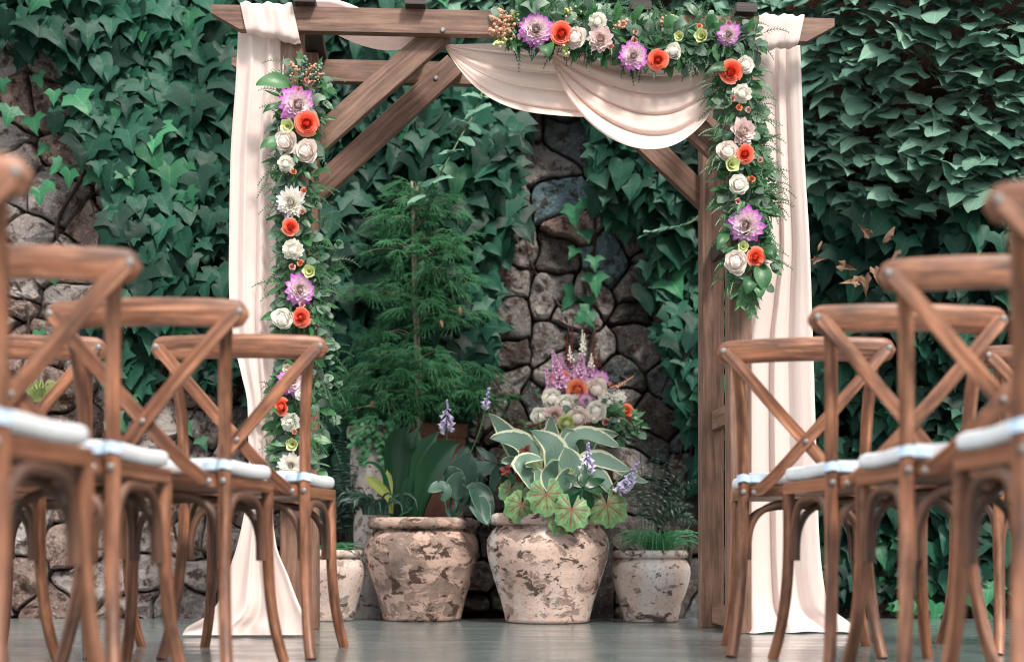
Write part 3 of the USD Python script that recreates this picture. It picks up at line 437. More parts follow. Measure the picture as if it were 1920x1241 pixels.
# ---------------------------------------------------------------- cross-back chairs
def make_chair(label, loc, rz):
    t = thing('cross_back_chair', label, 'chair', loc, rz, 'cross back chairs in rows facing the arch')
    x = np.linspace(-.245, .245, 41); e = np.clip((np.abs(x) - .210) / .035, 0, 1); hs = np.sqrt(np.maximum(1 - e ** 2, 0.02))
    pr = np.c_[x, -.060 - .034 * (1 - (x / .245) ** 2), np.full(41, .856) + .004 * (1 - (x / .245) ** 2)]
    a = np.linspace(0, 2 * PI, 20, endpoint=False)
    sec = np.c_[np.sign(np.cos(a)) * np.abs(np.cos(a)) ** .6 * .0165, np.sign(np.sin(a)) * np.abs(np.sin(a)) ** .75 * .034]
    obj('top_rail', sweep(pr, sec, scale=np.c_[.45 + .55 * hs, hs]), 'chair_wood', t, smooth=40)
    for s in (-1, 1):
        leg = spline([(s * .206, -.105, 0), (s * .186, -.055, .13), (s * .174, -.016, .29), (s * .170, 0, .45), (s * .172, -.006, .60), (s * .179, -.030, .74), (s * .192, -.064, .845)], 30)
        obj('back_leg', sweep(leg, circ(.0162, 12), up=(0, 1, 0), scale=np.linspace(.98, 1.0, 30), u0=s), 'chair_wood', t, smooth=50)
        leg = spline([(s * .218, .415, 0), (s * .194, .386, .13), (s * .184, .372, .29), (s * .184, .370, .452)], 22)
        obj('front_leg', sweep(leg, circ(.0162, 12), up=(0, 1, 0), scale=np.linspace(.95, 1.05, 22), u0=s * 2), 'chair_wood', t, smooth=50)
        yb = -.0125 if s > 0 else 0.0
        br = spline([(s * .232, -.084, .868), (s * .19, -.092 + yb * .2, .822), (s * .09, -.088 + yb, .705), (0, -.078 + yb, .603), (-s * .09, -.052 + yb * .6, .503), (-s * .142, -.030, .458)], 26)
        al = np.linspace(0, 1, 26); en = np.minimum(np.minimum(al, 1 - al) / .035, 1); en = np.sqrt(np.maximum(1 - (1 - en) ** 2, .05))
        obj('cross_brace', sweep(br, rect(.034, .0095, .002), up=(0, -1, 0.01), hard=True, scale=np.c_[en, np.ones(26)], u0=s), 'chair_wood', t)
        for q in ((s * .228, -.0895, .860), (-s * .140, -.0352, .464)): bolt(q, .0085, parent=t)
        bolt((s * .170, -.0165, .466), .0080, parent=t)
        bolt((s * .172, .359, .285), .006, (-s, 0, 0), parent=t)
    bolt((0, -.0975, .603), .0075, parent=t)
    sp = Polygon([(-.150, -.016), (.150, -.016), (.200, .395), (-.200, .395)]).buffer(-.02).buffer(.02, quad_segs=4)
    m = trimesh.creation.extrude_polygon(sp, .032, engine='earcut'); v = np.array(m.vertices); v[:, 2] += .452; f = np.array(m.faces)
    tri = v[f].reshape(-1, 3); nr = np.repeat(np.cross(v[f][:, 1] - v[f][:, 0], v[f][:, 2] - v[f][:, 0]), 3, 0)
    obj('seat', (tri, np.arange(len(tri)).reshape(-1, 3), np.c_[tri[:, 0] + tri[:, 1] * .3, np.where(np.abs(nr[:, 2]) < 1e-6, tri[:, 2], tri[:, 1])]), 'chair_wood', t)
    def hoop(p, q, n=26):
        p, q = np.array(p), np.array(q); w = np.linspace(0, PI, n); c = np.cos(w); s_ = np.sin(w)
        xx = -np.sign(c) * np.abs(c) ** .62; z = .272 + .164 * np.abs(s_) ** .62
        pts = p[None] * (1 - xx[:, None]) / 2 + q[None] * (1 + xx[:, None]) / 2
        dy = np.r_[0, np.cumsum(np.linalg.norm(np.diff(np.c_[pts, z], axis=0), axis=1))]
        pts = np.c_[pts, z]; from_ = np.interp(np.linspace(0, dy[-1], 36), dy, np.arange(n)); i0 = np.minimum(from_.astype(int), n - 2); fr = (from_ - i0)[:, None]
        pts = pts[i0] * (1 - fr) + pts[i0 + 1] * fr
        return sweep(pts, circ(.0108, 9), up=tuple(np.r_[norm(np.array([-(q - p)[1], (q - p)[0]])), 0.0]))
    BL, BR, FL, FR = (-.158, .012), (.158, .012), (-.168, .352), (.168, .352)
    for p, q in ((BL, BR), (FL, FR), ((-.166, .028), (-.176, .345)), ((.166, .028), (.176, .345))):
        obj('bent_stretcher', hoop(p, q), 'chair_wood_shaded', t, smooth=50)  # stretchers take the darker wood, under-seat shade painted in
    cp = Polygon([(-.160, .012), (.160, .012), (.203, .392), (-.203, .392)]).buffer(-.045).buffer(.045, quad_segs=6)
    n = 56; ring = np.array([cp.exterior.interpolate(w, normalized=True).coords[0] for w in np.linspace(0, 1, n, endpoint=False)]); c = ring.mean(0)
    rows = [np.c_[c + (ring - c) * s, np.full(n, z) + .002 * np.sin(np.linspace(0, 26, n)) * (s > .8)] for s, z in ((.3, .486), (.93, .486), (.98, .489), (1.0, .496), (1.005, .504), (1.0, .512), (.98, .519), (.93, .523), (.6, .527), (.3, .528))]
    v = np.vstack(rows + [np.r_[c, .529][None]]); k = len(rows)
    f = np.array([(r * n + j, r * n + (j + 1) % n, (r + 1) * n + (j + 1) % n, (r + 1) * n + j) for r in range(k - 1) for j in range(n)])
    f = np.vstack([f[:, [0, 1, 2]], f[:, [0, 2, 3]], [((k - 1) * n + j, (k - 1) * n + (j + 1) % n, k * n) for j in range(n)]])
    cu = obj('cushion', (v, f, np.zeros((len(v), 2))), 'cushion_fabric', t, smooth=True)
    tk = cu.GetPath()
    for s in (-1, 1):
        w = np.linspace(0, 2 * PI, 17); mb = MB()
        band = np.array([(s * .170 + .0185 * math.cos(q), -.001 + .0185 * math.sin(q), .506 + .002 * math.sin(3 * q)) for q in w])
        for dz, sgn in ((-.010, 1), (.010, 1)): pass
        vv = np.vstack([band - (0, 0, .0105), band + (0, 0, .0105)]); mb.add(vv, np.array([(j, j + 1, 17 + j + 1, 17 + j) for j in range(16)]))
        st = spline([(s * .160, .012, .506), (s * .14, .004, .505), (s * .115, .012, .504), (s * .10, .03, .502)], 8)
        mb.put(sweep(st, rect(.004, .020, .001), up=(0, 0, 1)))
        tl = spline([(s * .186, -.008, .504), (s * .196, -.022, .470), (s * .194, -.030, .446), (s * .199, -.028, .425)], 8)
        me = usdkit.mesh(stage, path_for('tie', str(tk)), mb.get()[:2], mats['tie_fabric'], smooth=True)
    return t
CH = [((.833, 4.06), -8, 'cross back chair nearest the right post, its rail before the blush curtain'),
      ((.958, 3.52), 3, 'cross back chair one row nearer than the chair before the right curtain'),
      ((.992, 2.955), -2, 'blurred cross back chair with its rail cut by the nearest post on the right'),
      ((1.012, 2.34), -5, 'nearest very blurred chair cut off by the right edge of the photo'),
      ((1.600, 4.18), 0, 'chair mostly hidden at the right edge, second from the aisle in the far row'),
      ((-.752, 4.00), -2, 'cross back chair beside the garlanded left post, nearest the left curtain'),
      ((-.862, 3.44), -4, 'cross back chair overlapping the far left one, one row nearer the camera'),
      ((-.973, 2.86), 0, 'blurred left chair with its rail crossing the bare stone patch'),
      ((-.962, 2.20), -1, 'nearest very blurred chair cut off by the left edge of the photo'),
      ((-1.372, 4.02), 0, 'second chair from the aisle in the far left row, seen through crossed braces'),
      ((-1.440, 3.43), 1, 'chair at the left edge mostly hidden behind nearer chairs')]
first = None
for (x, y), deg, lab in CH:
    if first is None: first = make_chair(lab, (x, y, 0), math.radians(deg))
    else:
        c = thing('cross_back_chair', lab, 'chair', (x, y, 0), math.radians(deg), 'cross back chairs in rows facing the arch')
        c.GetReferences().AddInternalReference(first.GetPath()); c.SetInstanceable(True)
# ---------------------------------------------------------------- leaf shapes: (rows of half-outline points, each with its midrib height)
def leaf_shape(half, fold=0.18, curl=0.30, wave=0.05, seed=0, cross=(-1, -.5, 0, .5, 1)):
    "unit leaf: y along (0..1), x across, z up; five points per row, puckered between the veins"
    h = np.array(half, float); n = len(h); my = np.linspace(0, 1, n); rg = np.random.default_rng(seed); v, u = [], []
    w = max(1e-6, h[:, 0].max()); m = len(cross)
    for k in range(n):
        jx, jy, jz = rg.uniform(-.06, .06, 2), rg.uniform(-.02, .02, 2), rg.uniform(-wave, wave, 2)
        for s in cross:
            i = int(s > 0); a = abs(s); e = 0 < k < n - 1
            x = s * h[k, 0] * (1 + jx[i] * e); y = my[k] + (h[k, 1] - my[k]) * a + jy[i] * a * e
            z = fold * abs(x) ** .8 - .75 * fold * x * x / w - curl * max(y, 0) ** 2 + jz[i] * a * a + (.030 * (k % 2) - .015) * (a == .5) * (fold > 0)
            v.append((x, y, z)); u.append((x / w, y))
    f = []
    for k in range(n - 1):
        for j in range(m - 1):
            a, b = m * k + j, m * k + m + j; f += [(a, a + 1, b + 1), (a, b + 1, b)]
    v = np.array(v); f = [t for t in f if np.linalg.norm(np.cross(v[t[1]] - v[t[0]], v[t[2]] - v[t[0]])) > 1e-7]
    return v, np.array(f), np.array(u)
IVY_H = [(0, 0), (.18, -.12), (.36, -.16), (.44, -.02), (.66, .20), (.45, .31), (.31, .42), (.22, .66), (.09, .88), (0, 1.06)]
IVY_H2 = [(0, 0), (.24, -.16), (.50, -.14), (.46, .04), (.72, .26), (.46, .34), (.29, .46), (.25, .72), (.09, .92), (0, 1.08)]
IVY_H3 = [(0, 0), (.18, -.08), (.36, -.03), (.44, .12), (.42, .30), (.36, .46), (.26, .63), (.15, .80), (.05, .94), (0, 1.0)]
ROUND_H = [(0, 0), (.20, -.05), (.36, .03), (.46, .18), (.49, .36), (.46, .54), (.37, .72), (.24, .87), (.09, .97), (0, 1.0)]
OVAL_H = [(0, 0), (.10, .06), (.20, .18), (.26, .34), (.27, .50), (.23, .66), (.15, .82), (.06, .94), (0, 1.0)]
LANCE_H = [(0, 0), (.06, .08), (.12, .22), (.145, .40), (.13, .58), (.09, .76), (.04, .91), (0, 1.0)]
IVY = [leaf_shape(h, rg[0], rg[1], .045, i) for i, (h, rg) in enumerate([(IVY_H, (.22, .22)), (IVY_H, (.05, .35)), (IVY_H2, (.2, .2)), (IVY_H2, (.3, .3)), (IVY_H3, (.2, .28)), (IVY_H3, (.1, .15))])]
RND = [leaf_shape(ROUND_H, a, b, .05, 20 + i) for i, (a, b) in enumerate([(.15, .2), (.3, .1), (.05, .3), (.2, .35)])] + [leaf_shape(IVY_H2, .1, .25, .04, 31)]
OVAL = [leaf_shape(OVAL_H, a, b, .03, 40 + i) for i, (a, b) in enumerate([(.3, .2), (.1, .4), (.2, .05)])]
LANCE = [leaf_shape(LANCE_H, a, b, .02, 50 + i) for i, (a, b) in enumerate([(.4, .25), (.2, .5), (.3, .05)])]
def put_leaf(shape, pos, t, n, s, sx=1.0):
    v, f, u = shape
    return np.asarray(pos) + (v * (s * sx, s, s)) @ frame(t, n), f, u
def down_leaf(rg, tilt, spread=0.6, out=0.35, shelf=False):
    "hanging leaf: tip down and outwards, face to the front and up"
    a = rg.normal(0, spread); o = out + rg.normal(0, .2)
    if shelf: return norm((math.sin(a), -abs(math.cos(a)), -.40 + rg.normal(0, .22))), norm((rg.normal(0, .42), -.85 + rg.normal(0, .45), 1.1))
    t = norm((math.sin(a), -max(o, -.1), -math.cos(a))); n = norm((rg.normal(0, .26), -1, tilt + rg.normal(0, .25)))
    return t, n

def ivy_depth(X, Z):
    p = np.array([[X * 1.9, 0, Z * 1.9]]); b = 0.10 + 0.38 * float(meshkit.fbm(p, 3, 21)[0])
    b += 0.34 * float(sstep(.9, 1.9, X)) * float(sstep(.9, 1.7, Z)) + 0.16 * float(sstep(2.0, 2.6, Z)) * float(sstep(-.5, .6, X))
    b -= 0.05 * float(math.exp(-((X + .3) / .7) ** 2)) * (Z < 1.2)
    return b
def ivy(name, label, cat, mat, shapes, n, region, smin, smax, seed, tilt=.55, spread=.5, out=.3, young=0.04, xr=(-3.3, 3.3), zr=(0.03, 3.35), parts=300, stems=10, mat2='ivy_young', shelf=False, qp=.6):
    rg = np.random.default_rng(seed); L_ = []
    got = tries = 0
    while got < n and tries < n * 14:
        tries += 1
        X, Z = rg.uniform(*xr), rg.uniform(*zr); Yw = float(wall_y(X)); px, py = topx((X, Yw, Z))
        p = region(px, py)
        if rg.random() > p: continue
        dep = ivy_depth(X, Z); q = rg.random() ** qp; Y = Yw - 0.05 - dep * q
        s = rg.uniform(smin, smax) * (.8 + .4 * float(meshkit.noise(np.array([[X * 2.2, 5, Z * 2.2]]), 4)[0])) * (0.8 if rg.random() < .25 else 1)
        t, nn = down_leaf(rg, tilt, spread, out, shelf)
        m = mat2 if (rg.random() < young and q > .5) else mat
        pos = (X, Y, Z); ppx, ppy = topx(pos)
        vis = q * (1.0 if -20 < ppx < 1940 and -20 < ppy < 1180 else 0) * s
        L_.append((vis, m, put_leaf(shapes[rg.integers(len(shapes))], pos, t, nn, s, rg.uniform(.85, 1.15)))); got += 1
    th = thing(name, label, cat)
    L_.sort(key=lambda a: -a[0])
    for _, m, g in L_[:parts]: obj('leaf', g, m, th, smooth=True)
    rest = {}
    for _, m, g in L_[parts:]: rest.setdefault(m, MB()).put(g)
    for m, mb in rest.items(): mb.build('foliage', m, th, kind='stuff')
    mb = MB(); k = kt = 0
    while k < stems and kt < 4000:
        kt += 1
        X, Z = rg.uniform(max(xr[0], -2.6), min(xr[1], 2.6)), rg.uniform(.9, 2.9); px, py = topx((X, float(wall_y(X)), Z))
        if region(px, py) <= .005: continue
        pts = []; x, z = X, Z
        for i in range(7):
            pts.append((x, float(wall_y(x)) - .06 - .05 * rg.random(), z)); x += rg.normal(0, .06); z -= .16
            if z < .03: break
        if len(pts) > 3: mb.put(sweep(spline(pts, 18), circ(rg.uniform(.004, .010), 6), up=(1, 0, 0)))
        k += 1
    if k: mb.build('stem', 'vine_bark', th)
    return th
def edge_noise(px, py, s=0.012, seed=2): return (float(meshkit.fbm(np.array([[px * s, 0, py * s]]), 3, seed)[0]) - .5) * 110
def cover(px, py): return 1.0 if bare_dist(px, py) + edge_noise(px, py) * (.55 if 850 < px < 1320 else 1) < (-20 if 850 < px < 1320 else -6) else 0.0
def creeper_zone(px, py):                                   # broad rounded leaves: top middle and the upper right bank
    lim = 90 + 350 * float(sstep(1180, 1560, px)) + edge_noise(px, py, .008, 5)
    return px > 830 and py < lim
def sparse(px, py, k): return k if bare_dist(px, py) > 0 else 0.0
ivy('ivy', 'dense dark ivy hanging between the bare stones on the left and the left curtain', 'ivy', 'ivy_leaf', IVY, 3000, lambda x, y: cover(x, y) * (x < 610 and y < 900), .065, .150, 101, xr=(-3.3, -.8), zr=(.4, 3.35))
ivy('ivy', 'dark ivy behind the feathery tree, inside the arch left of the bare stones', 'ivy', 'ivy_leaf', IVY, 1500, lambda x, y: cover(x, y) * (600 <= x < 1040 and not creeper_zone(x, y) and (y < 950)), .08, .165, 102, xr=(-1.1, .35), zr=(.45, 3.35))
ivy('ivy', 'dark ivy inside the arch between the bare stones and the right posts', 'ivy', 'ivy_leaf', IVY, 950, lambda x, y: cover(x, y) * (1040 <= x < 1420 and not creeper_zone(x, y) and y < 880), .08, .16, 103, xr=(.05, 1.3), zr=(.45, 3.35))
ivy('ivy', 'dark glossy ivy right of the right curtain, behind the right hand chairs', 'ivy', 'ivy_leaf', IVY, 2400, lambda x, y: cover(x, y) * (x >= 1400 and not creeper_zone(x, y) and y < 1120), .065, .15, 104, xr=(.95, 3.3), zr=(.05, 3.0), tilt=.75)
ivy('leafy_creeper', 'lighter broad leaved creeper bulging over the top middle and upper right of the wall', 'creeper', 'creeper_leaf', RND + IVY[:2], 5200, lambda x, y: 1.0 if creeper_zone(x, y) else 0.0, .055, .125, 105, xr=(-.4, 3.3), zr=(1.7, 3.4), tilt=1.5, spread=.8, out=.75, mat2='creeper_leaf', stems=6, shelf=True, qp=.22)
def trail_region(x, y): return (0.16 if 40 < x < 240 and 130 < y < 420 else .05 if y < 560 else .10 if 230 < x < 480 and 640 < y < 900 else 0.012) if BARE_L.contains(Point(x, y)) and y < 930 else 0.0
ivy('ivy_trail', 'sparse bright young ivy sprigs creeping over the bare stones on the left', 'ivy', 'ivy_young', IVY[:4], 150, trail_region, .055, .10, 106, xr=(-2.9, -.8), zr=(.3, 2.8), parts=140, stems=4, young=0)
ivy('ivy_trail', 'few ivy sprigs dangling over the bare stone strip inside the arch', 'ivy', 'ivy_young', IVY[:4], 26, lambda x, y: .35 if BARE_C.contains(Point(x, y)) and 380 < y < 660 and (1060 < x < 1120 or 880 < x < 960) else 0.0, .07, .11, 107, xr=(-.4, .8), zr=(.9, 2.2), parts=26, stems=0, young=0)
ivy('ivy_trail', 'bright ivy sprigs low on the wall behind the right hand chair legs', 'ivy', 'ivy_young', IVY[:4], 46, lambda x, y: .5 if 1540 < x < 1900 and 990 < y < 1150 else 0.0, .08, .12, 108, xr=(.9, 2.6), zr=(.04, .5), parts=46, stems=0, young=0)
# dry leaves caught in the ivy on the right
dry = [(1541, 452, 20), (1575, 497, 30), (1655, 455, 36), (1630, 440, 26), (1622, 520, 34), (1606, 528, 30), (1526, 490, 22), (1690, 470, 28), (1640, 505, 26), (1672, 440, 24)]
rg = np.random.default_rng(5)
dl = thing('dry_leaves', 'curled brown dead leaves caught in the ivy behind the right hand chairs', 'dead leaves')
for px, py, r in dry:
    Y = 5.98; q = P(px, py, Y); t = norm((rg.normal(0, .8), -.4, rg.normal(-.4, .6))); n = norm((rg.normal(0, .5), -1, rg.normal(.3, .5)))
    obj('leaf', put_leaf(leaf_shape(IVY_H if r % 4 else OVAL_H, (.5, 1.0)[r % 2], .5, .16, r), q, t, n, 0.95 * r * Y / FPX, .6), 'dry_leaf', dl, smooth=True)
# long loose shoots
def shoot(label, pts, lsz, seed, mat='creeper_leaf', r=.004, step=2):
    th = thing('vine_shoot', label, 'vine'); p = spline(pts, 40); rg = np.random.default_rng(seed)
    obj('stem', sweep(p, circ(r, 6), up=(.1, 1, .1), scale=np.linspace(1.2, .6, 40)), 'stem_green', th, smooth=True)
    for i in range(3, 40, step):
        for s in (-1, 1):
            if lsz <= 0 or rg.random() < .25: continue
            t = norm((s * rg.uniform(.5, 1), rg.uniform(-.7, -.1), rg.uniform(-.5, .2))); n = norm((rg.normal(0, .3), -.6, 1))
            obj('leaf', put_leaf(RND[rg.integers(len(RND))], p[i], t, n, lsz * rg.uniform(.7, 1.25), .85), mat, th, smooth=True)
shoot('pale leafy shoot dangling inside the arch above the feathery tree', [P(905, 165, 6.35), P(888, 215, 6.3), P(862, 260, 6.25), P(828, 320, 6.2), P(790, 372, 6.2)], .075, 1, step=5)
shoot('long thin green tendril arching across the upper right creeper', [P(1722, 40, 5.95), P(1728, 75, 5.9), P(1760, 130, 5.88), P(1800, 165, 5.9), P(1850, 198, 5.95)], 0, 2, r=.005)
shoot('thin pale tendril with tiny leaves beside the right brace inside the arch', [P(1310, 405, 6.2), P(1270, 425, 6.2), P(1235, 430, 6.22), P(1205, 442, 6.25)], .035, 3, step=6)

# ---------------------------------------------------------------- pots
POT_PROF = [(0.0, .0), (.155, .0), (.168, .006), (.172, .03), (.190, .10), (.217, .18), (.238, .25), (.2455, .30), (.242, .335), (.226, .365), (.210, .380), (.207, .388), (.226, .392), (.2335, .402), (.2345, .416), (.229, .430), (.216, .437), (.203, .434), (.197, .420), (.19, .39), (.0, .38)]
def pot(label, mat, cx_px, base_py, s, seed, tilt=0.0, sz=1.0):
    Yf = CAMZ * FPX / (base_py - HY); Yc = Yf + .165 * s; x = (cx_px - CX) * Yc / FPX
    t = thing('plant_pot', label, 'pot', (x, Yc, 0.0), seed * 1.7, 'weathered clay pots in front of the wall')
    pr = np.array(POT_PROF) * (s, s * sz); dense = []
    for a, b in zip(pr[:-1], pr[1:]):
        k = max(1, int(np.linalg.norm(b - a) / .012)); dense += [a + (b - a) * i / k for i in range(k)]
    dense = np.array(dense + [pr[-1]])
    wob = lambda a, z: .006 * np.sin(2 * a + seed) + .004 * np.sin(3 * a + 9 * z + seed) + .0025 * np.sin(z * 120 + 3 * np.sin(a)) * (z < .37 * s)
    body = dense[dense[:, 1] <= .388 * s * sz + 1e-6]; m1 = [p for p in dense[:next(i for i, p in enumerate(dense) if p[1] > .3881 * s * sz)]]; i1 = len(m1)
    obj('body', lathe(np.array(m1), 72, wob=wob), mat, t, smooth=True)
    obj('rim', lathe(dense[i1 - 1:-1], 72, wob=wob), mat, t, smooth=True)
    obj('soil', lathe(np.array([(.194 * s, .400 * s * sz), (.1, .408 * s * sz), (0.0, .41 * s * sz)]), 24), 'soil', t, smooth=True)
    return np.array([x, Yc, 0.0])
A1 = pot('large round flaking brown and pink pot holding the strap leaved plant', 'pot_flaked', 791, 1166, 1.0, 1)
A2 = pot('large round pale pink pot holding the variegated hosta', 'pot_pale', 1027, 1170, 1.035, 2)
A3 = pot('small whitewashed round pot with grass, right of the two large pots', 'pot_white', 1220, 1167, .685, 3, sz=1.0)
A4 = pot('small round pot beside the left post, mostly hidden by chairs', 'pot_white', 612, 1165, .69, 4, sz=1.0)
# planters standing behind
GZ = -.03
def rot_box(label, name, mat, px, py_top, Y, w, rz, extra=None):
    x = (px - CX) * Y / FPX; top = CAMZ + (HY - py_top) * Y / FPX
    t = thing(name, label, 'planter', (x, Y, GZ), rz)
    h = top - GZ
    def tapered(w0, w1, z0, z1, c=.012):
        a = rect(w0, w0, c); b = rect(w1, w1, c); mb = MB()
        for i in range(8):
            j = (i + 1) % 8; v = np.array([np.r_[a[i], z0], np.r_[a[j], z0], np.r_[b[j], z1], np.r_[b[i], z1]]); mb.add(v, np.array([(0, 1, 2, 3)]))
        v = np.vstack([[0, 0, z1], np.c_[b, np.full(8, z1)]]); mb.add(v, np.array([(0, 1 + i, 1 + (i + 1) % 8) for i in range(8)])); return mb
    tapered(w * .8, w * .96, 0, h - .07).build('body', mat, t, smooth=False); tapered(w, w * 1.03, h - .07, h - .012).build('rim', mat, t, smooth=False)
    tapered(w * .86, w * .86, h - .012, h - .006).build('soil', 'soil', t, smooth=False)
    return np.array([x, Y, top])
TP = rot_box('square terracotta planter with peeling paint, holding the feathery tree', 'square_planter', 'pot_red', 806, 793, 6.50, .27, math.radians(24))
x0 = (700 - CX) * 6.42 / FPX; tz = CAMZ + (HY - 800) * 6.42 / FPX
tu = thing('tall_urn', 'tall whitewashed urn with flaking paint behind the strap leaved plant', 'urn', (x0, 6.42, GZ), .4)
H_ = tz - GZ
obj('body', lathe(np.array([(0, 0), (.09, 0), (.095, .03), (.075, .10), (.085, .3), (.10, .55 * H_ / .8), (.105, H_ - .14), (.095, H_ - .06)]), 40), 'urn_white', tu, smooth=50)
obj('rim', lathe(np.array([(.095, H_ - .06), (.118, H_ - .055), (.122, H_ - .02), (.116, H_), (.095, H_ - .004), (.09, H_ - .04), (0, H_ - .045)]), 40), 'urn_white', tu, smooth=40)

# ---------------------------------------------------------------- strap, hosta, heuchera and other plants
def blade(pts, width, prof, nrm, fold=.25, n=16, wavy=0.0, seed=0, m=5):
    "leaf along a path; width profile prof(t); nrm: side that faces the viewer"
    p = spline(pts, n); t = np.gradient(p, axis=0); t /= np.linalg.norm(t, axis=1, keepdims=True)
    S = np.cross(t, np.asarray(nrm, float)); S /= np.linalg.norm(S, axis=1, keepdims=True) + 1e-9; N = np.cross(S, t)
    k = np.linspace(0, 1, n); w = np.array([prof(a) for a in k]) * width / 2; rg = np.random.default_rng(seed); ph = rg.uniform(0, 6, 2)
    V, Uv = [], []
    for i in range(n):
        for u in np.linspace(-1, 1, m):
            V.append(p[i] + S[i] * w[i] * u * math.cos(fold * abs(u)) + N[i] * (w[i] * math.sin(fold) * abs(u) + wavy * u * u * math.sin(9 * k[i] + ph[int(u > 0)])))
            Uv.append((u, k[i]))
    return np.array(V), grid_faces(n, m), np.array(Uv)
strap = lambda t: (.42 + .58 * sstep(.05, .62, t)) * (1 - sstep(.74, 1.0, t) ** 1.6) + .01
hosta = lambda t: .09 * (t < .42) + (math.sin(PI * min(1, max(0, (t - .36) / .64)) ** .78) ** .75 if t > .36 else 0) + .01
def at(px, py, Y): return P(px, py, Y)
cz = .40
cv = thing('strap_leaved_plant', 'dark green broad strap leaved plant standing upright in the flaking pot', 'plant')
def strapl(x0, pts, w, Y0, dY, mat='strap_leaf', nrm=(0, -1, .15), fold=.35, seed=0, prof=strap):
    n = len(pts); q = [at(px, py, Y0 + dY * i / max(1, n - 1)) for i, (px, py) in enumerate(pts)]
    return obj('leaf', blade(q, w * Y0 / FPX, prof, nrm, fold, 18, .002, seed), mat, x0, smooth=True)
Y1 = A1[1] - .02
strapl(cv, [(742, 972), (741, 930), (742, 870), (748, 825), (762, 806), (772, 800)], 52, Y1, -.03, seed=1, nrm=(.3, -1, .1))
strapl(cv, [(752, 972), (756, 920), (764, 870), (776, 825), (786, 797)], 42, Y1 + .05, .02, seed=2)
strapl(cv, [(775, 972), (778, 930), (786, 880), (802, 840), (824, 806)], 38, Y1 - .02, -.02, seed=3, nrm=(-.4, -1, .1))
strapl(cv, [(783, 972), (792, 930), (808, 888), (832, 850), (864, 829)], 54, Y1 - .05, -.08, seed=4, nrm=(-.2, -1, .25))
strapl(cv, [(768, 972), (766, 930), (768, 890), (778, 850), (790, 832)], 30, Y1 + .03, .02, seed=5)
strapl(cv, [(790, 972), (796, 940), (808, 905), (822, 880), (830, 872)], 24, Y1 - .06, -.02, seed=6)
strapl(cv, [(735, 972), (731, 940), (722, 905), (712, 880), (692, 868), (682, 873)], 17, Y1 - .04, -.12, seed=7, nrm=(0, -.6, 1))
strapl(cv, [(758, 972), (756, 945), (760, 915), (768, 890)], 16, Y1 - .08, -.02, seed=8)
strapl(cv, [(732, 962), (727, 932), (708, 912), (684, 890)], 22, Y1 - .07, -.06, 'yellow_leaf', (.2, -1, .5), seed=9)
strapl(cv, [(733, 930), (731, 910), (727, 892), (726, 880)], 15, Y1 - .05, -.03, 'yellow_leaf', seed=10)
for i, (a, b) in enumerate([((745, 972), (770, 958)), ((760, 972), (765, 925)), ((748, 975), (775, 950))]): strapl(cv, [a, ((a[0] + b[0]) / 2, (a[1] + b[1]) / 2 - 4), b], 5, Y1 - .09, -.01, seed=20 + i)
def hostal(th, base, mid, tip, w, Y0, Y1_, mat, nrm, seed, bow=.02):
    a, c, b = at(*base, Y0), at(*mid, (Y0 + Y1_) / 2), at(*tip, Y1_)
    obj('leaf', blade([a, (a + c) / 2 + (0, 0, bow * .3), c + (0, 0, bow), (c + b) / 2 + (0, 0, bow * .8), b], w * 1.28 * Y1_ / FPX, hosta, nrm, .30, 24, .009, seed, 7), mat, th, smooth=True)
hp = thing('green_hosta', 'blue green hosta leaning over the right side of the flaking pot', 'plant')
for i, (b, m, t, w, y0, y1, nr) in enumerate([((848, 968), (868, 905), (882, 850), 62, Y1 - .02, Y1, (-.35, -1, .4)), ((850, 965), (880, 900), (895, 858), 44, Y1 + .05, Y1 + .1, (.3, -1, .3)), ((846, 968), (845, 905), (828, 878), 44, Y1 - .05, Y1 - .1, (-.2, -1, .7)),
        ((850, 965), (862, 912), (870, 892), 40, Y1 - .08, Y1 - .14, (.0, -1, .5)), ((852, 962), (890, 925), (918, 972), 40, Y1 - .08, Y1 - .2, (.3, -.8, .8)), ((850, 966), (900, 890), (944, 885), 36, Y1, Y1 + .02, (.1, -1, .9)),
        ((845, 968), (826, 925), (802, 922), 26, Y1 - .1, Y1 - .16, (0, -.8, 1)), ((852, 966), (880, 940), (905, 915), 30, Y1 + .02, Y1 + .0, (0, -1, .4)), ((855, 968), (890, 950), (915, 985), 30, Y1 - .12, Y1 - .22, (.2, -1, .6)), ((856, 960), (872, 860), (880, 838), 34, Y1 + .08, Y1 + .12, (-.2, -1, .3))]):
    hostal(hp, b, m, t, w, y0, y1, 'hosta_leaf', nr, i)
Y2 = A2[1] - .02
hv = thing('variegated_hosta', 'large hosta with cream edged grey green leaves in the pale pink pot', 'plant')
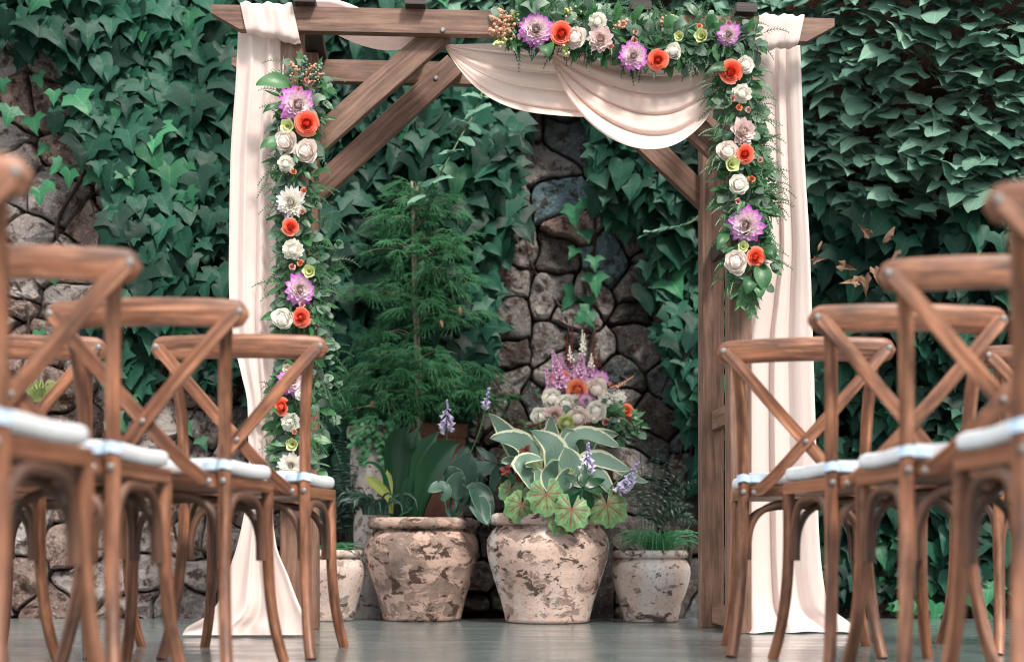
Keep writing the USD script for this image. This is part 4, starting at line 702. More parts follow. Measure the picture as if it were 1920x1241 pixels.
for i, (b, m, t, w, y0, y1, nr) in enumerate([((1010, 960), (960, 845), (916, 776), 46, Y2, Y2 - .05, (.55, -1, .6)), ((1012, 960), (978, 845), (918, 823), 50, Y2 - .05, Y2 - .12, (.2, -1, .8)), ((1020, 960), (1035, 850), (993, 806), 46, Y2 - .05, Y2 - .05, (.6, -1, .5)),
        ((1030, 960), (1070, 850), (1060, 800), 68, Y2, Y2 - .02, (-.1, -1, .55)), ((1040, 960), (1085, 832), (1162, 836), 40, Y2, Y2 - .10, (0, -1, 1.2)), ((1030, 960), (1068, 880), (1060, 838), 54, Y2 - .08, Y2 - .10, (-.2, -1, .3)),
        ((1030, 965), (1032, 890), (1048, 862), 36, Y2 - .14, Y2 - .2, (.7, -1, .2)), ((1035, 965), (1062, 905), (1072, 882), 32, Y2 - .16, Y2 - .22, (-.5, -1, .3)), ((1015, 965), (985, 875), (1020, 862), 34, Y2 - .12, Y2 - .18, (0, -.8, 1.1)), ((1045, 965), (1100, 878), (1188, 880), 34, Y2 - .05, Y2 - .14, (0, -1, 1.0)),
        ((1050, 965), (1118, 900), (1150, 932), 32, Y2 - .1, Y2 - .2, (.4, -1, .6)), ((1005, 960), (975, 870), (950, 848), 34, Y2 + .05, Y2 + .08, (0, -1, .6)), ((1050, 960), (1120, 880), (1216, 903), 26, Y2 + .02, Y2 + .05, (.2, -1, .8)), ((1000, 960), (968, 830), (935, 812), 40, Y2 + .06, Y2 + .06, (.2, -1, .7)),
        ((1040, 960), (1090, 855), (1110, 842), 44, Y2 + .06, Y2 + .05, (0, -1, .5)), ((1010, 960), (1000, 850), (980, 826), 36, Y2 + .06, Y2 + .08, (.3, -1, .4)), ((1048, 960), (1110, 905), (1140, 888), 30, Y2 - .02, Y2 - .02, (0, -1, .6)),
        ((1020, 960), (1012, 846), (1030, 800), 40, Y2 + .04, Y2 + .04, (-.2, -1, .5)), ((1035, 960), (1090, 860), (1130, 812), 40, Y2 + .03, Y2 + .02, (.1, -1, .7)), ((1005, 960), (965, 880), (940, 868), 30, Y2 - .05, Y2 - .1, (.2, -1, .8)), ((1045, 960), (1120, 870), (1165, 868), 30, Y2 + .04, Y2 + .03, (0, -1, .8)), ((1028, 965), (1010, 905), (1000, 880), 28, Y2 - .12, Y2 - .17, (.2, -1, .5)), ((1040, 965), (1090, 910), (1108, 892), 30, Y2 - .1, Y2 - .15, (-.1, -1, .6))]):
    hostal(hv, b, m, t, w, y0, y1, 'hosta_edged', nr, 40 + i, .025)
rgh = np.random.default_rng(31)
for i in range(16):
    tx, ty = rgh.uniform(925, 1185), rgh.uniform(812, 905); ty -= 40 * math.exp(-((tx - 1050) / 70) ** 2)
    hostal(hv, (1028 + (tx - 1050) * .12, 962), (1035 + (tx - 1035) * .55, ty + 18), (tx, ty), rgh.uniform(28, 40), Y2 + .03, Y2 + rgh.uniform(.0, .10), 'hosta_edged', (rgh.normal(0, .35), -1, rgh.uniform(.3, .9)), 80 + i, .022)
def heuchera_leaf(c, r, t, n, seed):
    rg = np.random.default_rng(seed); K = 70; th = np.linspace(-PI * .90, PI * .90, K); V, U, F = [np.zeros(3)], [(0, 0)], []
    lobes = 7; a = (th / (PI * .9) * .5 + .5) * lobes; d = np.abs((a % 1) - .5) * 2         # 1 between lobes, 0 on the vein
    R = (1 - .15 * d ** 2.6) * (1 + .035 * np.cos(a * 2 * PI * 3)) * (0.84 + .18 * np.cos(th * .5)) * (1 + .06 * np.sin(2 * th + seed))
    rings = (.25, .5, .75, 1.0)
    for q in rings:
        for k in range(K):
            rr = R[k] * (q if q < 1 else 1) if q == 1 else q * (1 - .10 * d[k] * q)
            z = .03 * rr * math.cos(a[k] * 2 * PI) * q - .22 * rr ** 2 + .07 * rr ** 2 * math.sin(2 * th[k] + seed) + .04 * rr ** 2 * math.sin(5 * th[k] + 2 * seed)
            V.append((rr * math.sin(th[k]), rr * math.cos(th[k]), z)); dv = min(d[k], abs(d[k] - .0)); side = abs(((q * 3.2 + d[k] * 1.6) % 1) - .5) * .42 + .02
            U.append((min(d[k] * (.35 + .65 * q), side + .12 * (1 - q) if q > .3 else 1), q))
    V = np.array(V); V[1:, :] = V[1:, :]
    for k in range(K - 1): F.append((0, 1 + k + 1, 1 + k))
    for q in range(3):
        for k in range(K - 1):
            a0, b0 = 1 + q * K + k, 1 + (q + 1) * K + k; F += [(a0, a0 + 1, b0 + 1), (a0, b0 + 1, b0)]
    return np.asarray(c) + (V * r) @ frame(t, n), np.array(F), np.array(U)
hc = thing('heuchera', 'lime green scalloped leaves with dark red veins over the rim of the pale pot', 'plant')
for i, (px, py, r, t, n, dy) in enumerate([(978, 955, 31, (-.3, -.1, -1), (-.1, -1, .5), -.20), (1024, 938, 33, (.1, -.1, -1), (.15, -1, .35), -.27), (1072, 966, 33, (-.1, -.2, -1), (0, -1, .55), -.28), (1138, 958, 37, (.15, -.1, -1), (.1, -1, .35), -.22), (1018, 893, 34, (-.2, -.2, -.8), (0, -1, 1.2), -.10), (1080, 908, 30, (-.2, -.2, -.9), (0, -1, .9), -.12),
        (958, 925, 24, (-.3, -.1, -1), (-.3, -1, .5), -.1), (1105, 952, 28, (.4, -.1, -1), (0, -1, .6), -.18), (1050, 985, 20, (-.5, -.1, -1), (0, -1, .3), -.25), (1000, 918, 26, (-.6, -.1, -.6), (0, -1, .8), -.12)]):
    q = at(px, py - r * .35, Y2 + dy); obj('leaf', heuchera_leaf(q, r * 1.12 * Y2 / FPX, t, n, i), 'heuchera_leaf', hc, smooth=True)
def leaflet_star(th, c, k, r, nrm, mat, shapes, seed, droop=.4, sx=1.0):
    rg = np.random.default_rng(seed); Fm = frame((0, 0, 1), nrm)
    for i in range(k):
        a = 2 * PI * i / k + rg.normal(0, .12); d = norm((math.cos(a) * Fm[0] + math.sin(a) * Fm[1]) + Fm[2] * -droop * .4 + (0, 0, -droop))
        obj('leaf', put_leaf(shapes[i % len(shapes)], c, d, np.asarray(nrm) + d * 0, r * rg.uniform(.85, 1.15), sx), mat, th, smooth=True)
he = thing('hellebore', 'dark green fingered hellebore leaves among the hosta in the pale pot', 'plant')
leaflet_star(he, at(1092, 914, Y2 - .26), 8, .105, (0, -1, .5), 'strap_leaf', OVAL, 3, .35, .75)
leaflet_star(he, at(1045, 935, Y2 - .26), 5, .075, (0, -1, .4), 'fern_leaf', OVAL, 4, .9, .7)
leaflet_star(he, at(935, 870, Y2 - .0), 6, .13, (0, -1, .6), 'hosta_leaf', LANCE, 5, .3)
leaflet_star(he, at(975, 912, Y2 - .1), 6, .09, (0, -1, .6), 'ruscus_leaf', OVAL, 6, .5, .7)
for i, (px, py) in enumerate([(948, 880), (975, 892), (985, 845)]):
    mb = MB()
    for k in range(5): mb.put(put_leaf(OVAL[k % 3], at(px, py, Y2 - .1), norm((math.cos(k * 1.26), -.5, math.sin(k * 1.26) - .5)), (0, -1, .2), .030, 1.3))
    mb.build('faded_flower', 'burgundy', he)
# hosta flower spikes
def bell(c, d, L_, r):
    prof = [(.15, 0), (.3, .25), (.55, .6), (.7, .8), (1.05, 1.0)]; Fm = frame(d, (.3, -1, .2)); a = np.linspace(0, 2 * PI, 9)
    V = np.array([np.asarray(c) + Fm[1] * L_ * z + (Fm[0] * math.cos(q) + Fm[2] * math.sin(q)) * r * rr * (1 + .25 * (z == 1) * math.cos(3 * q)) for rr, z in prof for q in a])
    return V, grid_faces(5, 9), np.array([(q, z) for rr, z in prof for q in a])
def bloom_spike(label, base, top, Y, L_, n, seed, bud=False):
    th = thing('hosta_flower', label, 'flower', group=None); rg = np.random.default_rng(seed); a, b = at(*base, Y + .05), at(*top, Y)
    p = spline([a, (a + b) / 2 + (rg.uniform(-.02, .02), 0, .01), b], 20); obj('stalk', sweep(p, circ(.0035, 6), up=(0, 1, 0)), 'stem_green', th, smooth=True)
    d = norm(b - a)
    for i in range(n):
        q = b - d * L_ * (i / n); ang = i * 2.4; s = .35 + .65 * min(1, (i + 1) / (n * .5))
        dirn = norm(np.array([math.cos(ang) * .75, math.sin(ang) * .5 - .2, -.55 - .4 * i / n])); obj('bell', bell(q, dirn, .045 * s * (0.5 if bud else 1), .0105 * s), 'hosta_bloom', th, smooth=True)
    mb = MB()
    for i in range(6): mb.put(ball(b + d * .006 * i + rg.normal(0, .003, 3), .005, 1, (1, 1, 1.5)))
    mb.build('bud', 'hosta_bloom', th)
bloom_spike('lavender hosta flower spike over the strap leaved plant, before the terracotta planter', (836, 950), (838, 764), A1[1] - .05, .075, 15, 1)
bloom_spike('lavender hosta flower spike among the cream edged leaves', (1095, 960), (1102, 846), Y2 - .20, .055, 14, 2)
bloom_spike('lavender hosta flower spike drooping off the right side of the pale pot', (1120, 955), (1188, 880), Y2 - .22, .085, 20, 3)
bloom_spike('grey bud spike on a slanting stalk between the two large pots', (876, 860), (914, 742), A1[1] + .10, .045, 9, 4, True)

def tuft(label, name, cat, c, n, hgt, spread, mat, seed, width=.006, droop=.6, parts=0):
    th = thing(name, label, cat); rg = np.random.default_rng(seed); mb = MB()
    for i in range(n):
        a = rg.uniform(0, 2 * PI); r = spread * rg.random() ** .5; b = np.asarray(c) + (math.cos(a) * r * .45, math.sin(a) * r * .45, 0)
        h = hgt * rg.uniform(.5, 1.1); o = np.array([math.cos(a), math.sin(a), 0]) * spread * rg.uniform(.3, 1.1)
        pts = [b, b + o * .35 + (0, 0, h * .65), b + o * .85 + (0, 0, h * (1 - .35 * droop)), b + o * 1.25 + (0, 0, h * (1 - 1.0 * droop * rg.random() * 1.3))]
        g = blade(pts, width, lambda t: math.sin(PI * min(.98, t * .8 + .2)) + .05, (o[1] + .01, -o[0] - 1, .3), .3, 7, 0, i, 3)
        if i < parts: obj('leaf', g, mat, th, smooth=True)
        else: mb.put(g)
    mb.build('foliage', mat, th, kind='stuff'); return th
tuft('bright green fine grass spilling over the small whitewashed pot on the right', 'grass_tuft', 'grass', A3 + (.03, -.03, .275), 170, .15, .13, 'grass_leaf', 1, .0042, .95)
tuft('low green tuft in the small pot beside the left post', 'grass_tuft', 'grass', A4 + (.0, 0, .28), 70, .07, .11, 'grass_leaf', 2, .006, .9)
tuft('dark spiky leaves low at the left of the flaking pot', 'spiky_plant', 'plant', at(705, 965, Y1 - .05), 46, .13, .12, 'fern_dark', 3, .014, .8, 20)
tuft('pale green weed growing from the stones at the far left', 'wall_weed', 'weed', at(78, 755, 6.26), 90, .10, .09, 'lime_spray', 4, .012, .3)
tuft('grassy leaves around the foot of the feathery tree in the terracotta planter', 'grass_tuft', 'grass', TP + (.02, -.06, -.02), 60, .12, .13, 'fern_leaf', 5, .006, .6)
cp = thing('creeping_plant', 'small round leaved creeper spilling over the tall whitewashed urn', 'plant'); mb = MB(); rg = np.random.default_rng(9)
for i in range(330):
    px, py = rg.uniform(655, 742), rg.uniform(785, 880)
    if py > 815 + 60 * abs(math.sin(px * .09)) : continue
    t, n = down_leaf(rg, .8, 1.0, .6); mb.put(put_leaf(RND[rg.integers(4)], at(px, py, 6.28 + rg.uniform(-.02, .1)), t, n, rg.uniform(.016, .030)))
mb.build('foliage', 'grass_leaf', cp, kind='stuff')
# ferns right of the pale pot, in shade, and greenery filling the bed
def fern(th, base, tip, Y0, Y1_, n, wid, mat, seed, sag=.06):
    rg = np.random.default_rng(seed); a, b = at(*base, Y0), at(*tip, Y1_); p = spline([a, (a * .55 + b * .45) + (0, 0, sag), b], 30); mb = MB()
    mb.put(sweep(p, circ(.0018, 5), up=(.1, 1, .2)))
    for i in range(3, 30):
        w = wid * math.sin(PI * (i / 30) ** .8) + .006; d = norm(p[min(29, i + 1)] - p[i - 1])
        for s in (-1, 1):
            t = norm(np.cross(d, (0, -1, .3)) * s + d * .45 + (0, 0, -.2) + rg.normal(0, .12, 3)); mb.put(put_leaf(LANCE[i % 3], p[i], t, (0, -1, .6), w * rg.uniform(.8, 1.15), .42))
    obj('frond', mb.get(), mat, th, smooth=True)
fe = thing('fern', 'dark feathery fern in the shade above the small right hand pot', 'fern')
for i, (b, t) in enumerate([((1225, 1000), (1290, 872)), ((1220, 1000), (1262, 850)), ((1215, 1000), (1232, 838)), ((1210, 1000), (1200, 850)), ((1230, 1000), (1306, 900)), ((1205, 1000), (1176, 870)), ((1225, 1000), (1300, 950)), ((1235, 1000), (1312, 985))]):
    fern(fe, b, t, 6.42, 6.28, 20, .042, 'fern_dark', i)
f2 = thing('fern', 'dark fern fronds between the left garland and the tall urn', 'fern')
for i, (b, t) in enumerate([((650, 1010), (610, 880)), ((655, 1010), (630, 850)), ((660, 1010), (662, 900)), ((650, 1010), (600, 940)), ((668, 1010), (690, 930)), ((650, 1000), (640, 800))]):
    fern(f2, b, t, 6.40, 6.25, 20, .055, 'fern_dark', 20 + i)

# ---------------------------------------------------------------- feathery maple
mt = thing('japanese_maple', 'feathery threadleaf maple in tiers on a thin pale trunk inside the arch', 'tree')
YM = 6.40
YT = YM - .05
tr = spline([at(790, 800, YM), at(787, 740, YT), at(783, 640, YT), at(780, 540, YT), at(776, 440, YT), at(772, 340, YT)], 30)
obj('trunk', sweep(tr, circ(.0125, 9), up=(0, 1, 0), scale=np.linspace(1.25, .5, 30)), 'bark', mt, smooth=True)
sk = spline([at(785, 800, YT - .03), at(779, 640, YT - .03), at(774, 420, YT - .03)], 12)
obj('stake', sweep(sk, circ(.0075, 8), up=(0, 1, 0)), 'bark', mt, smooth=True)
for py in (455, 626, 748): obj('tie', lathe(np.array([(.019, -.008), (.021, 0), (.019, .008)]), 12, at(777 + (py - 455) * .027, py, YT - .01)), 'stem_green', mt, smooth=True)
rg = np.random.default_rng(77); mbs = [MB() for _ in range(8)]; twig = MB()
def thread_leaf(mb, c, d, s):
    "finely cut leaf: seven drooping threads, each with a few side threads"
    d = norm(d); S = norm(np.cross(d, (0, -.4, 1.0)))
    for k in range(7):
        a = (k - 3) * .34 + rg.normal(0, .06); q = norm(d * math.cos(a) + S * math.sin(a) + (0, 0, -.06)); l = s * (1 - .12 * abs(k - 3)) * rg.uniform(.75, 1.15); sd = norm(np.cross(q, (.3, -1, .4))) * .0016
        p = [c + q * l * t + np.array([0, 0, -.34 * s]) * t ** 2.2 for t in (0, .4, .75, 1)]
        v = np.array([p[0] - sd, p[0] + sd, p[1] - sd, p[1] + sd, p[2] - sd * .8, p[2] + sd * .8, p[3]]); mb.add(v, np.array([(0, 1, 3), (0, 3, 2), (2, 3, 5), (2, 5, 4), (4, 5, 6)]), np.array([(-1, 0), (1, 0), (-1, .4), (1, .4), (-1, .7), (1, .7), (0, 1)]))
        sq = np.cross(q, (0, -.5, 1.0))
        for m, t in ((p[1], .30), (p[2], .24), ((p[0] + p[1]) / 2, .22)):
            for sg in (-1, 1):
                e = m + norm(q * .9 + sg * sq * .6 + (0, 0, -.25)) * l * t; mb.add(np.array([m - sd, m + sd, e]), np.array([(0, 1, 2)]), np.array([(-1, .5), (1, .5), (0, 1)]))
# tiers: row, half width, half height, leaves, shift, in photo pixels
tiers = [(352, 46, 10, 20, -14), (385, 95, 16, 75, 8), (418, 78, 14, 45, -30), (448, 62, 14, 34, 48), (478, 118, 20, 85, -4), (520, 92, 20, 66, 30), (552, 96, 16, 50, -52), (590, 104, 18, 75, 30), (628, 70, 12, 30, -52), (668, 118, 16, 95, -26), (700, 150, 20, 170, 10), (738, 165, 20, 150, -14), (768, 120, 24, 110, -48), (742, 78, 16, 56, 88)]
for py, hw, hh, n, off in tiers:
    c0 = at(782, py + 10, YT); cc = at(782 + off, py, YM - .02); R = np.array([hw, hw * .85, hh * 1.45]) * YM / FPX; R[1] = min(R[1], .25)
    for b in range(7):
        a = 2 * PI * b / 7 + rg.uniform(-.4, .4); tip = cc + np.array([math.cos(a), math.sin(a), 0]) * R * rg.uniform(.6, .95) + (0, 0, rg.uniform(-.4, .2) * R[2])
        pth = spline([c0, c0 * .45 + tip * .55 + (0, 0, .03), tip], 10); twig.put(sweep(pth, circ(.0024, 5), up=(.1, .2, 1), scale=np.linspace(1.2, .3, 10)))
    for k in range(int(n * 1.15)):
        o = rg.normal(0, 1, 3); o = o / np.linalg.norm(o) * rg.random() ** .45; q = cc + o * R
        d = norm(np.array([o[0] * .8, o[1] * .5 - .3, -.05]) + rg.normal(0, .5, 3) * (1, 1, .6)); thread_leaf(mbs[k % 8], q, d, rg.uniform(.065, .125))
for i, m in enumerate(mbs): m.build('foliage', 'maple_leaf', mt, kind='stuff', smooth=False)
twig.build('branch', 'bark', mt)
for px, py in ((862, 575), (700, 752), (826, 600)):
    t, n = down_leaf(rg, .2); obj('dead_leaf', put_leaf(leaf_shape(OVAL_H, .7, .4, .1, px), at(px, py, YM - .2), t, n, .035, .8), 'dry_leaf', mt, smooth=True)
# blue pipe at the far left
pp = thing('blue_pipe', 'thin blue pipe standing against the stones at the far left', 'pipe')
obj('tube', sweep([at(160, 722, 6.22), at(159, 900, 6.22), np.r_[at(158, 1158, 6.22)[:2], .0]], circ(.009, 10), up=(0, 1, 0)), 'blue_plastic', pp, smooth=True)
obj('collar', sweep([at(160, 722, 6.22), at(160, 735, 6.22)], circ(.015, 10), up=(0, 1, 0)), 'blue_plastic', pp, smooth=50)
# ---------------------------------------------------------------- flowers: built round the z axis, then turned to face a direction
def petal_set(n, R, th0, th1, incurve, wid, seed, tipw=.55, cup=.25, m=6, ruffle=.0, ring_uv=.55):
    "many petals from a centre; th = angle from the axis, inner to outer; incurve bends the tips to the axis"
    rg = np.random.default_rng(seed); mb = MB()
    for i in range(n):
        q = (i + .5) / n; th = th0 + (th1 - th0) * q ** .8 + rg.normal(0, .05); ph = i * 2.39996 + rg.normal(0, .07); Lp = R * (.50 + .52 * q) * rg.uniform(.93, 1.06); V, U = [], []
        er = np.array([math.cos(ph), math.sin(ph), 0]); et = np.array([-math.sin(ph), math.cos(ph), 0]); pos = np.zeros(3); ang = th
        for k in range(m):
            t = k / (m - 1); w = R * wid * (math.sin(PI * (.12 + .80 * t ** 1.0)) ** .8 * (1 - t) + tipw * t * (1 - .80 * t ** 5)) * 1.2 if k else R * wid * .12
            if k: pos = pos + (er * math.sin(ang) + np.array([0, 0, 1]) * math.cos(ang)) * Lp / (m - 1)
            nn = -er * math.cos(ang) + np.array([0, 0, 1]) * math.sin(ang)
            for s in (-1, 0, 1): V.append(pos + et * w * s + nn * (cup * w * abs(s) + ruffle * R * math.sin(ph * 5 + 6 * t + s * 2))); U.append((q, t * (ring_uv + (1 - ring_uv) * q)))
            ang -= incurve / (m - 1) * (1 if t > .15 else .2)
        mb.add(np.array(V), grid_faces(m, 3), np.array(U))
    return mb.get()
def rose(R, seed, n=22, openness=1.0):
    rg = np.random.default_rng(seed); mb = MB(); nu, nv = 6, 6
    for k in range(n):
        t = k / (n - 1); ph = k * 2.22 + rg.normal(0, .15); rad = R * (.13 + .66 * t ** .9 * openness); Hh = R * (.98 - .30 * t ** 1.5 + .10 * math.sin(k * 1.7)); A = 1.9 - 1.0 * t; V, U = [], []
        for v in np.linspace(0, 1, nv):
            for u in np.linspace(-1, 1, nu):
                rr = rad * (.55 + .45 * math.sin(v * PI / 2)) + R * .36 * t * max(0, v - .45) ** 1.6 * 2.2 + .010 * R * rg.normal(); rr *= 1 - .62 * (1 - t) ** 2 * v ** 2
                z = Hh * (v - .12 * v * u * u) - R * .42 * t * max(0, v - .6) ** 1.5 * 2.0 - R * .15; a = ph + u * A * (.75 + .25 * v)
                V.append((rr * math.cos(a), rr * math.sin(a), z)); U.append((t, .15 + .85 * v * (.45 + .55 * t) if v < .8 else .25 + .75 * v * (.35 + .65 * t)))
        mb.add(np.array(V), grid_faces(nv, nu), np.array(U))
    return mb.get()
def cored(m, r, z, uv):
    v, f, u = ball((0, 0, z), r, 2, (1, 1, .9)); return MB().put(m).add(v, f, np.tile(uv, (len(v), 1))).get()
def hellebore(R, seed):
    rg = np.random.default_rng(seed); mb = MB()
    for ring, (n, r) in enumerate(((5, 1.0), (5, .72))):
        for i in range(n):
            a = 2 * PI * i / n + ring * .6; d = norm((math.cos(a), math.sin(a), .55 + .5 * ring)); v, f, u = leaf_shape(ROUND_H, .35, -.25, .04, seed + i); mb.add((v * r * R * 1.15) @ frame(d, (0, 0, 1)), f, u)
    return mb.get()
def cluster(R, seed, n, r):
    rg = np.random.default_rng(seed); mb = MB()
    for i in range(n):
        c = rg.normal(0, 1, 3); c = c / np.linalg.norm(c) * R * rg.uniform(.3, 1); v, f, u = ball(c, r * rg.uniform(.7, 1.2), 1, (1, 1, 1.25)); mb.add(v, f, np.c_[u[:, 0], np.full(len(v), rg.random())])
    return mb.get()
cache = {}
def bloom(kind, R, seed):
    s = seed % 4; key = (kind, s)
    if key not in cache:
        cache[key] = {'dahlia': lambda: petal_set(92, 1.05, .08, 1.85, .55, .175, s, 1.0, .30), 'dahlia_w': lambda: petal_set(92, 1.08, .08, 1.85, .60, .15, 10 + s, .75, .3), 'dahlia_p': lambda: petal_set(70, 1.08, .1, 1.7, .7, .22, 20 + s, .95, .3, ruffle=.02),
            'ball': lambda: cored(petal_set(130, 1.15, .05, 2.3, 1.55, .22, 30 + s, 1.0, .2), .50, .22, (.5, .7)), 'rose': lambda: cored(rose(1, 40 + s), .24, .42, (.5, .45)), 'peony': lambda: cored(petal_set(44, 1.14, .05, 2.0, 1.35, .40, 50 + s, 1.0, .15, ruffle=.018), .52, .26, (.5, .55)), 'hell': lambda: hellebore(1, 60 + s), 'bud': lambda: rose(1, 70 + s, 7, .55)}[kind]()
    v, f, u = cache[key]; return v * R, f, u
KIND = {'DP': ('dahlia_bloom', 'dahlia', 'dahlia_purple'), 'DW': ('dahlia_bloom', 'dahlia_w', 'dahlia_white'), 'DK': ('dahlia_bloom', 'dahlia_p', 'dahlia_pink'), 'RC': ('rose', 'rose', 'rose_coral'), 'RP': ('rose', 'rose', 'rose_peach'), 'RW': ('rose', 'peony', 'rose_white'), 'RB': ('rose', 'peony', 'rose_blush'),
        'BW': ('ranunculus', 'ball', 'rose_white'), 'PW': ('peony', 'peony', 'rose_white'), 'PB': ('peony', 'peony', 'rose_blush'), 'HG': ('hellebore_bloom', 'hell', 'hellebore_green'), 'BO': ('rose_bud', 'bud', 'berry_orange'), 'BP': ('rose_bud', 'bud', 'berry_pink'), 'RG': ('ranunculus', 'ball', 'hellebore_green')}
def flower(th, code, p, r, face, seed):
    nm, kd, mat = KIND[code]; v, f, u = bloom(kd, r, seed); Fm = frame((0.02, -.15, 1), face); R3 = np.array([Fm[0], -Fm[1], Fm[2]]); a = seed * 1.3; ca, sa = math.cos(a), math.sin(a)
    v = v @ np.array([[ca, sa, 0], [-sa, ca, 0], [0, 0, 1]]); return obj(nm, (np.asarray(p) + v @ R3, f, u), mat, th, smooth=True)
def greens(th, path, rad, seed, n_euc, n_rus, n_fern, n_parts=70, ly=-.10, big=True, droop=.4):
    "foliage along a photo path (arch space depth ly); the largest leaves as parts, the rest joined"
    rg = np.random.default_rng(seed); pts = spline(np.c_[np.array(path, float), np.zeros(len(path))], 200)[:, :2]; Lf = []; mbs = {}
    for kind, n in (('e', n_euc), ('r', n_rus), ('f', n_fern)):
        for i in range(n):
            c = pts[rg.integers(200)]; a = rg.uniform(0, 2 * PI); rr = rad * rg.random() ** .6; px, py = c[0] + rr * math.cos(a), c[1] + rr * math.sin(a)
            dep = ly - .055 * (1 - (rr / rad) ** 2) * rg.random() + .03 * rg.random(); p = AP(px, py, dep)
            o = np.array([math.cos(a), rg.uniform(-.9, .2), -math.sin(a)]); t = norm(o + rg.normal(0, .45, 3) + (0, 0, -droop)); n_ = norm((rg.normal(0, .5), -1, .5 + rg.normal(0, .4)))
            if kind == 'e': g, m, s = RND[rg.integers(4)], 'eucalyptus_leaf', rg.uniform(.020, .044)
            elif kind == 'r': g, m, s = (OVAL + LANCE)[rg.integers(6)], 'ruscus_leaf', rg.uniform(.035, .070)
            else: g, m, s = None, 'fern_leaf', rg.uniform(.05, .10)
            if g is not None: Lf.append((s * (1.2 - rr / rad * .4) * (1 if dep < ly else .7), m, put_leaf(g, p, t, n_, s, 1.0 if kind == 'e' else .9)))
            else:
                mb = mbs.setdefault(m, MB()); q = spline([p, p + t * s * .6 + (0, 0, .004), p + t * s + (0, 0, -.015)], 9)
                mb.put(blade(q, .0022, lambda t: 1.0, (0, -1, .2), .1, 9, 0, 0, 2))
                for k in range(1, 9):
                    for sg in (-1, 1):
                        d = norm(norm(np.cross(t, (0, -1, .1))) * sg * .9 + t * .8); e = q[k] + d * s * .24 * (1.15 - k / 9); w = np.cross(d, (0, -1, 0)) * .0016; mb.add(np.array([q[k] - w, q[k] + w, e]), np.array([(0, 1, 2)]), np.array([(-1, 0), (1, 0), (0, 1)]))
    Lf.sort(key=lambda x: -x[0])
    for _, m, g in Lf[:n_parts]: obj('leaf', g, m, th, smooth=True)
    for _, m, g in Lf[n_parts:]: mbs.setdefault(m, MB()).put(g)
    for m, mb in mbs.items(): mb.build('foliage', m, th, kind='stuff')
def sprays(th, name, mat, items, seed, ly=-.14):
    rg = np.random.default_rng(seed)
    for px, py, tx, ty, n, r in items:
        mb = MB(); a, b = AP(px, py, ly), AP(tx, ty, ly - .02); mb.put(sweep(np.array([a, (a + b) / 2, b]), circ(.0013, 4), up=(.2, 1, .1)))
        for i in range(n):
            t = rg.random(); w = .016 * (1.05 - t); q = a + (b - a) * (.15 + .85 * t) + rg.normal(0, 1, 3) * w; v, f, u = ball(q, r * rg.uniform(.6, 1.2), 1); mb.add(v, f, np.c_[u[:, 0], np.full(len(v), rg.random())])
        obj(name, mb.get(), mat, th, smooth=True)
def place(th, items, ly, seed, face=(0, -1, .12)):
    rg = np.random.default_rng(seed)
    for i, (c, px, py, r) in enumerate(items):
        p = AP(px, py, ly); rr = r * p[1] / FPX; rim = p[1]
        flower(th, c, p + (0, .35 * rr, 0), rr * 1.17, np.asarray(face) + (rg.normal(0, .22), 0, rg.normal(0, .18)), i + seed)
def bigleaf(th, base, tip, w, ly, nrm=(0, -1, .3), mat='ruscus_leaf', dly=-.03):
    a, b = AP(*base, ly), AP(*tip, ly + dly); obj('leaf', blade([a, (a + b) / 2 + (0, -.01, .012), b], w * a[1] / FPX, lambda t: math.sin(PI * min(1, t) ** .85) ** .8 + .03, nrm, .25, 14, .003, int(base[0])), mat, th, smooth=True)

g1 = thing('flower_garland', 'long hanging garland of dahlias and roses down the left front post', 'garland', group='garlands tied to the arch')
greens(g1, [(572, 140), (566, 190), (556, 260), (552, 340), (556, 420), (562, 500), (558, 580), (556, 680), (552, 760), (556, 830), (556, 890)], 44, 1, 330, 330, 190, 120, -.115)
greens(g1, [(590, 420), (600, 500), (590, 580), (596, 700), (588, 800)], 36, 12, 110, 60, 120, 30, -.09)
place(g1, [('DP', 555, 194, 31), ('RC', 574, 230, 20), ('HG', 540, 236, 14), ('RB', 538, 264, 22), ('PB', 575, 282, 21), ('BW', 536, 306, 14), ('BO', 550, 322, 7), ('DW', 546, 378, 26), ('RC', 544, 425, 14), ('BW', 548, 467, 17), ('BO', 563, 493, 8), ('BP', 547, 500, 8), ('HG', 580, 508, 13), ('DP', 560, 541, 26),
    ('RW', 530, 596, 19), ('RC', 565, 594, 16), ('DP', 547, 712, 26), ('RW', 566, 738, 13), ('RC', 531, 762, 15), ('BW', 544, 791, 16), ('BO', 552, 810, 6), ('HG', 549, 832, 13), ('DW', 545, 872, 23), ('BP', 566, 570, 7), ('BO', 570, 358, 8), ('BP', 567, 397, 7), ('BP', 575, 150, 7), ('BO', 560, 168, 8), ('HG', 538, 690, 9)], -.175, 3)
bigleaf(g1, (545, 162), (480, 160), 34, -.15); bigleaf(g1, (535, 202), (492, 214), 14, -.15); bigleaf(g1, (535, 268), (487, 280), 22, -.14); bigleaf(g1, (590, 200), (612, 186), 22, -.15, mat='eucalyptus_leaf')
sprays(g1, 'lime_sprig', 'astilbe_peach', [(560, 165, 548, 118, 30, .0045), (570, 160, 590, 120, 26, .004), (580, 165, 605, 138, 22, .004)], 4)
sprays(g1, 'sprig', 'eucalyptus_leaf', [(568, 160, 572, 105, 34, .006), (585, 160, 602, 120, 30, .005)], 14)
g2 = thing('flower_garland', 'garland lying along the right half of the top beam over the swags', 'garland', group='garlands tied to the arch')
greens(g2, [(950, 50), (1000, 48), (1060, 52), (1120, 62), (1180, 76), (1240, 88), (1300, 82), (1360, 74), (1405, 70)], 38, 2, 330, 330, 190, 120, -.145)
